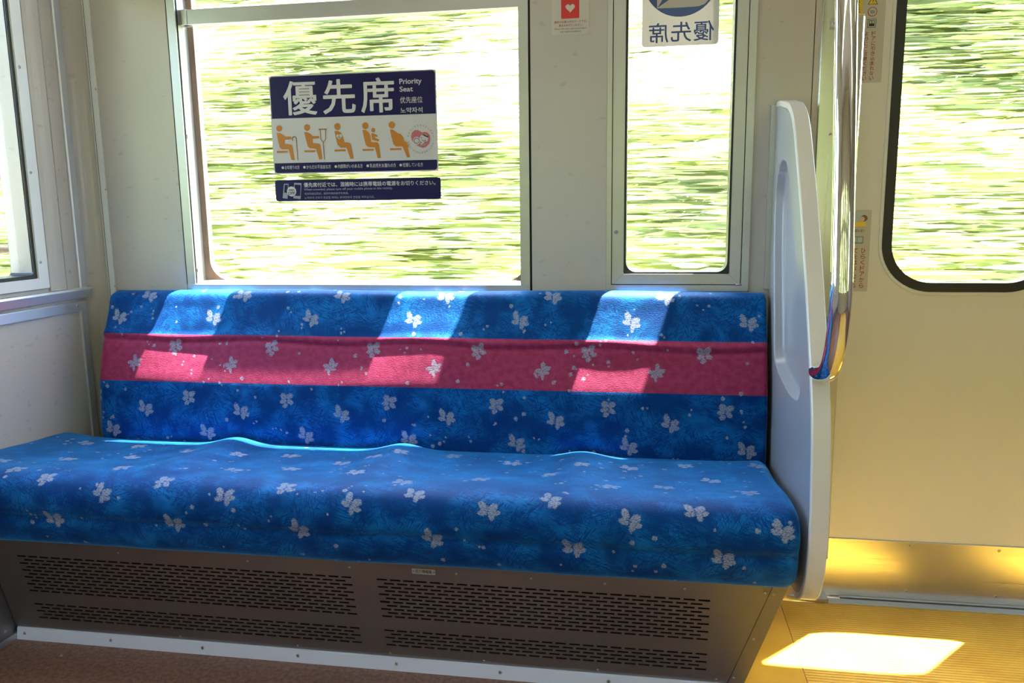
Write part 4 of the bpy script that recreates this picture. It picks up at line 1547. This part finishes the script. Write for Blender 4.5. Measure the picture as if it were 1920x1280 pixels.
ds = thing('door_warning_sticker', (2.02, YK, 1.336), 'beige door sticker with warning signs and red vertical lettering', 'sticker')
print_poly('backing', [rrect(1.9780, 2.0500, 1.3360, 1.600, 0.004, 5)], YK, 'paper_warm', ds)
box('sheet', 1.9785, 2.0495, YK + 0.0001, DOOR_Y, 1.337, 1.599, 'paper_warm', ds)
print_poly('caution_tape', [[(1.9795, 1.4775), (1.9975, 1.4775), (1.9975, 1.599), (1.9795, 1.599)]], YK - 0.0003, 'tape_yellow', ds)
text('caution_lettering', [('caution', 1.9835, 1.9925, 1.4790, 1.535, -PI / 2, False, 0.02)], YK - 0.0006, 'print_black', ds)
sx, sz = 2.0205, 1.5265
print_poly('warning_triangle', [[(sx - 0.0115, sz - 0.0100), (sx + 0.0115, sz - 0.0100), (sx, sz + 0.0110)]], YK - 0.0003, 'print_black', ds)
print_poly('warning_field', [[(sx - 0.0092, sz - 0.0088), (sx + 0.0092, sz - 0.0088), (sx, sz + 0.0082)]], YK - 0.0006, 'yellow_print', ds)
print_poly('exclamation', [[(sx - 0.0008, sz - 0.0035), (sx + 0.0008, sz - 0.0035), (sx + 0.0012, sz + 0.003), (sx - 0.0012, sz + 0.003)], circle(sx, sz - 0.0058, 0.0010, 8)], YK - 0.0009, 'print_black', ds)
sz = 1.5000
print_poly('ring_sign', [circle(sx, sz, 0.0108, 28)], YK - 0.0003, 'red_text', ds)
print_poly('ring_field', [circle(sx, sz, 0.0092, 28)], YK - 0.0006, 'paper_warm', ds)
print_poly('hand_mark', [[(sx - 0.0062, sz + 0.001), (sx - 0.003, sz - 0.005), (sx + 0.005, sz - 0.004), (sx + 0.0065, sz), (sx + 0.004, sz + 0.0035), (sx + 0.001, sz + 0.002), (sx - 0.001, sz + 0.0045), (sx - 0.003, sz + 0.002), (sx - 0.005, sz + 0.0035)]], YK - 0.0009, 'grey_print', ds)
sz = 1.4735
print_poly('door_sign', [[(sx - 0.0098, sz - 0.0098), (sx + 0.0098, sz - 0.0098), (sx + 0.0098, sz + 0.0098), (sx - 0.0098, sz + 0.0098)]], YK - 0.0003, 'print_black', ds)
print_poly('door_sign_field', [[(sx - 0.0086, sz - 0.0086), (sx + 0.0086, sz - 0.0086), (sx + 0.0086, sz + 0.0086), (sx - 0.0086, sz + 0.0086)]], YK - 0.0006, 'paper_warm', ds)
print_poly('door_sign_leaves', [[(sx - 0.0063, sz - 0.0068), (sx + 0.0063, sz - 0.0068), (sx + 0.0063, sz + 0.0068), (sx - 0.0063, sz + 0.0068)]], YK - 0.0009, 'print_black', ds)
print_poly('door_sign_panes', [[(sx - 0.0050, sz - 0.0005), (sx - 0.0008, sz - 0.0005), (sx - 0.0008, sz + 0.0057), (sx - 0.0050, sz + 0.0057)], [(sx + 0.0008, sz - 0.0005), (sx + 0.0050, sz - 0.0005), (sx + 0.0050, sz + 0.0057), (sx + 0.0008, sz + 0.0057)]], YK - 0.0012, 'paper', ds)


def column(body, x, z_top, z_bot, w, small='っゃゅょ'):
    out = []
    n_ = len(body)
    h = (z_top - z_bot) / n_
    for i, ch in enumerate(body):
        zc = z_top - (i + 0.5) * h
        q = 0.82
        if ch in 'くしに':
            q = 0.80
        out.append((ch, x - w / 2 * q, x + w / 2 * q, zc - h * 0.42, zc + h * 0.42, 0, False, 0.012))
    return out


text('red_lettering', column('ドアに引き込まれない', 2.0265, 1.4560, 1.3410, 0.0115) + column('ようにご注意ください', 2.0100, 1.4560, 1.3410, 0.0115), YK - 0.0003, 'red_text', ds)

dk = thing('door_child_sticker', (2.02, YK, 0.827), 'small beige door sticker with a picture of a child and red vertical lettering', 'sticker')
print_poly('backing', [rrect(1.9800, 2.0465, 0.8270, 1.0310, 0.004, 5)], YK, 'paper_warm', dk)
box('sheet', 1.9805, 2.0460, YK + 0.0001, DOOR_Y, 0.828, 1.030, 'paper_warm', dk)
print_poly('picture_field', [rrect(1.992, 2.0385, 0.9905, 1.0245, 0.002, 3)], YK - 0.0003, 'sky_print', dk)
cx_, cz_ = 2.0285, 1.0095
print_poly('child_shirt', [[(2.000, 0.9905), (2.036, 0.9905), (2.033, 1.000), (2.024, 1.003), (2.006, 1.0000), (2.000, 0.997)]], YK - 0.0006, 'yellow_print', dk)
print_poly('child_hair', [circle(cx_ + 0.001, cz_ + 0.001, 0.0080, 18)], YK - 0.0006, 'hair_print', dk)
print_poly('child_face', [circle(cx_ - 0.0035, cz_ - 0.0010, 0.0058, 16)], YK - 0.0009, 'skin_print', dk)
print_poly('speech_bubble', [[(2.0125 + 0.022 * math.cos(2 * PI * k / 24), 0.9800 + 0.0065 * math.sin(2 * PI * k / 24)) for k in range(24)]], YK - 0.0003, 'paper', dk)
text('bubble_lettering', [('あぶないよ！', 1.9960, 2.0300, 0.9765, 0.9835, 0, False, 0.02)], YK - 0.0006, 'print_black', dk)
print_poly('door_drawing', [rrect(2.000, 2.031, 0.947, 0.966, 0.003, 3)], YK - 0.0003, 'grey_print', dk)
print_poly('door_drawing_panes', [rrect(2.0035, 2.0145, 0.951, 0.963, 0.001, 3), rrect(2.0165, 2.0275, 0.951, 0.963, 0.001, 3)], YK - 0.0006, 'sky_print', dk)
text('red_lettering', column('ひらくドアから', 2.0315, 0.9370, 0.8350, 0.0135) + column('てをはなしてね', 2.0130, 0.9370, 0.8350, 0.0135), YK - 0.0003, 'red_text', dk)

# ================================================================== SMALL THINGS
# beyond the end window: grey post with a brown grip bar
po = thing('gangway_post', (-0.27, -0.19, -0.9), 'thick grey vertical post seen through the end wall window', 'post')
tube('post_tube', [(-0.27, -0.190, -0.9), (-0.27, -0.190, 2.3)], 0.064, 'post_grey', po, seg=28)
tube('post_band', [(-0.27, -0.190, 1.415), (-0.27, -0.190, 1.435)], 0.066, 'alu', po, seg=28)
tube('grip_bar', [tuple(p) for p in catmull([(-0.225, -0.185, 0.955), (-0.180, -0.178, 0.955), (-0.166, -0.150, 0.955), (-0.166, -0.060, 0.955), (-0.166, 0.10, 0.955)], 5)], 0.010, 'grip_brown', po, seg=14)
tube('post_bar', [(-0.26, -0.40, 1.440), (-0.26, 0.10, 1.440)], 0.011, 'post_grey', po, seg=12)
# scrap on the floor
sc = mesh_obj('paper_scrap', [(0.1215, -0.470, 0.0002), (0.131, -0.4735, 0.0035), (0.1275, -0.4660, 0.0018), (0.119, -0.4635, 0.0042), (0.124, -0.4685, 0.0062)],
              [(0, 1, 4), (1, 2, 4), (2, 3, 4), (3, 0, 4), (0, 3, 2, 1)], 'paper')
tag(sc, 'tiny pale paper scrap lying on the brown floor', 'scrap')
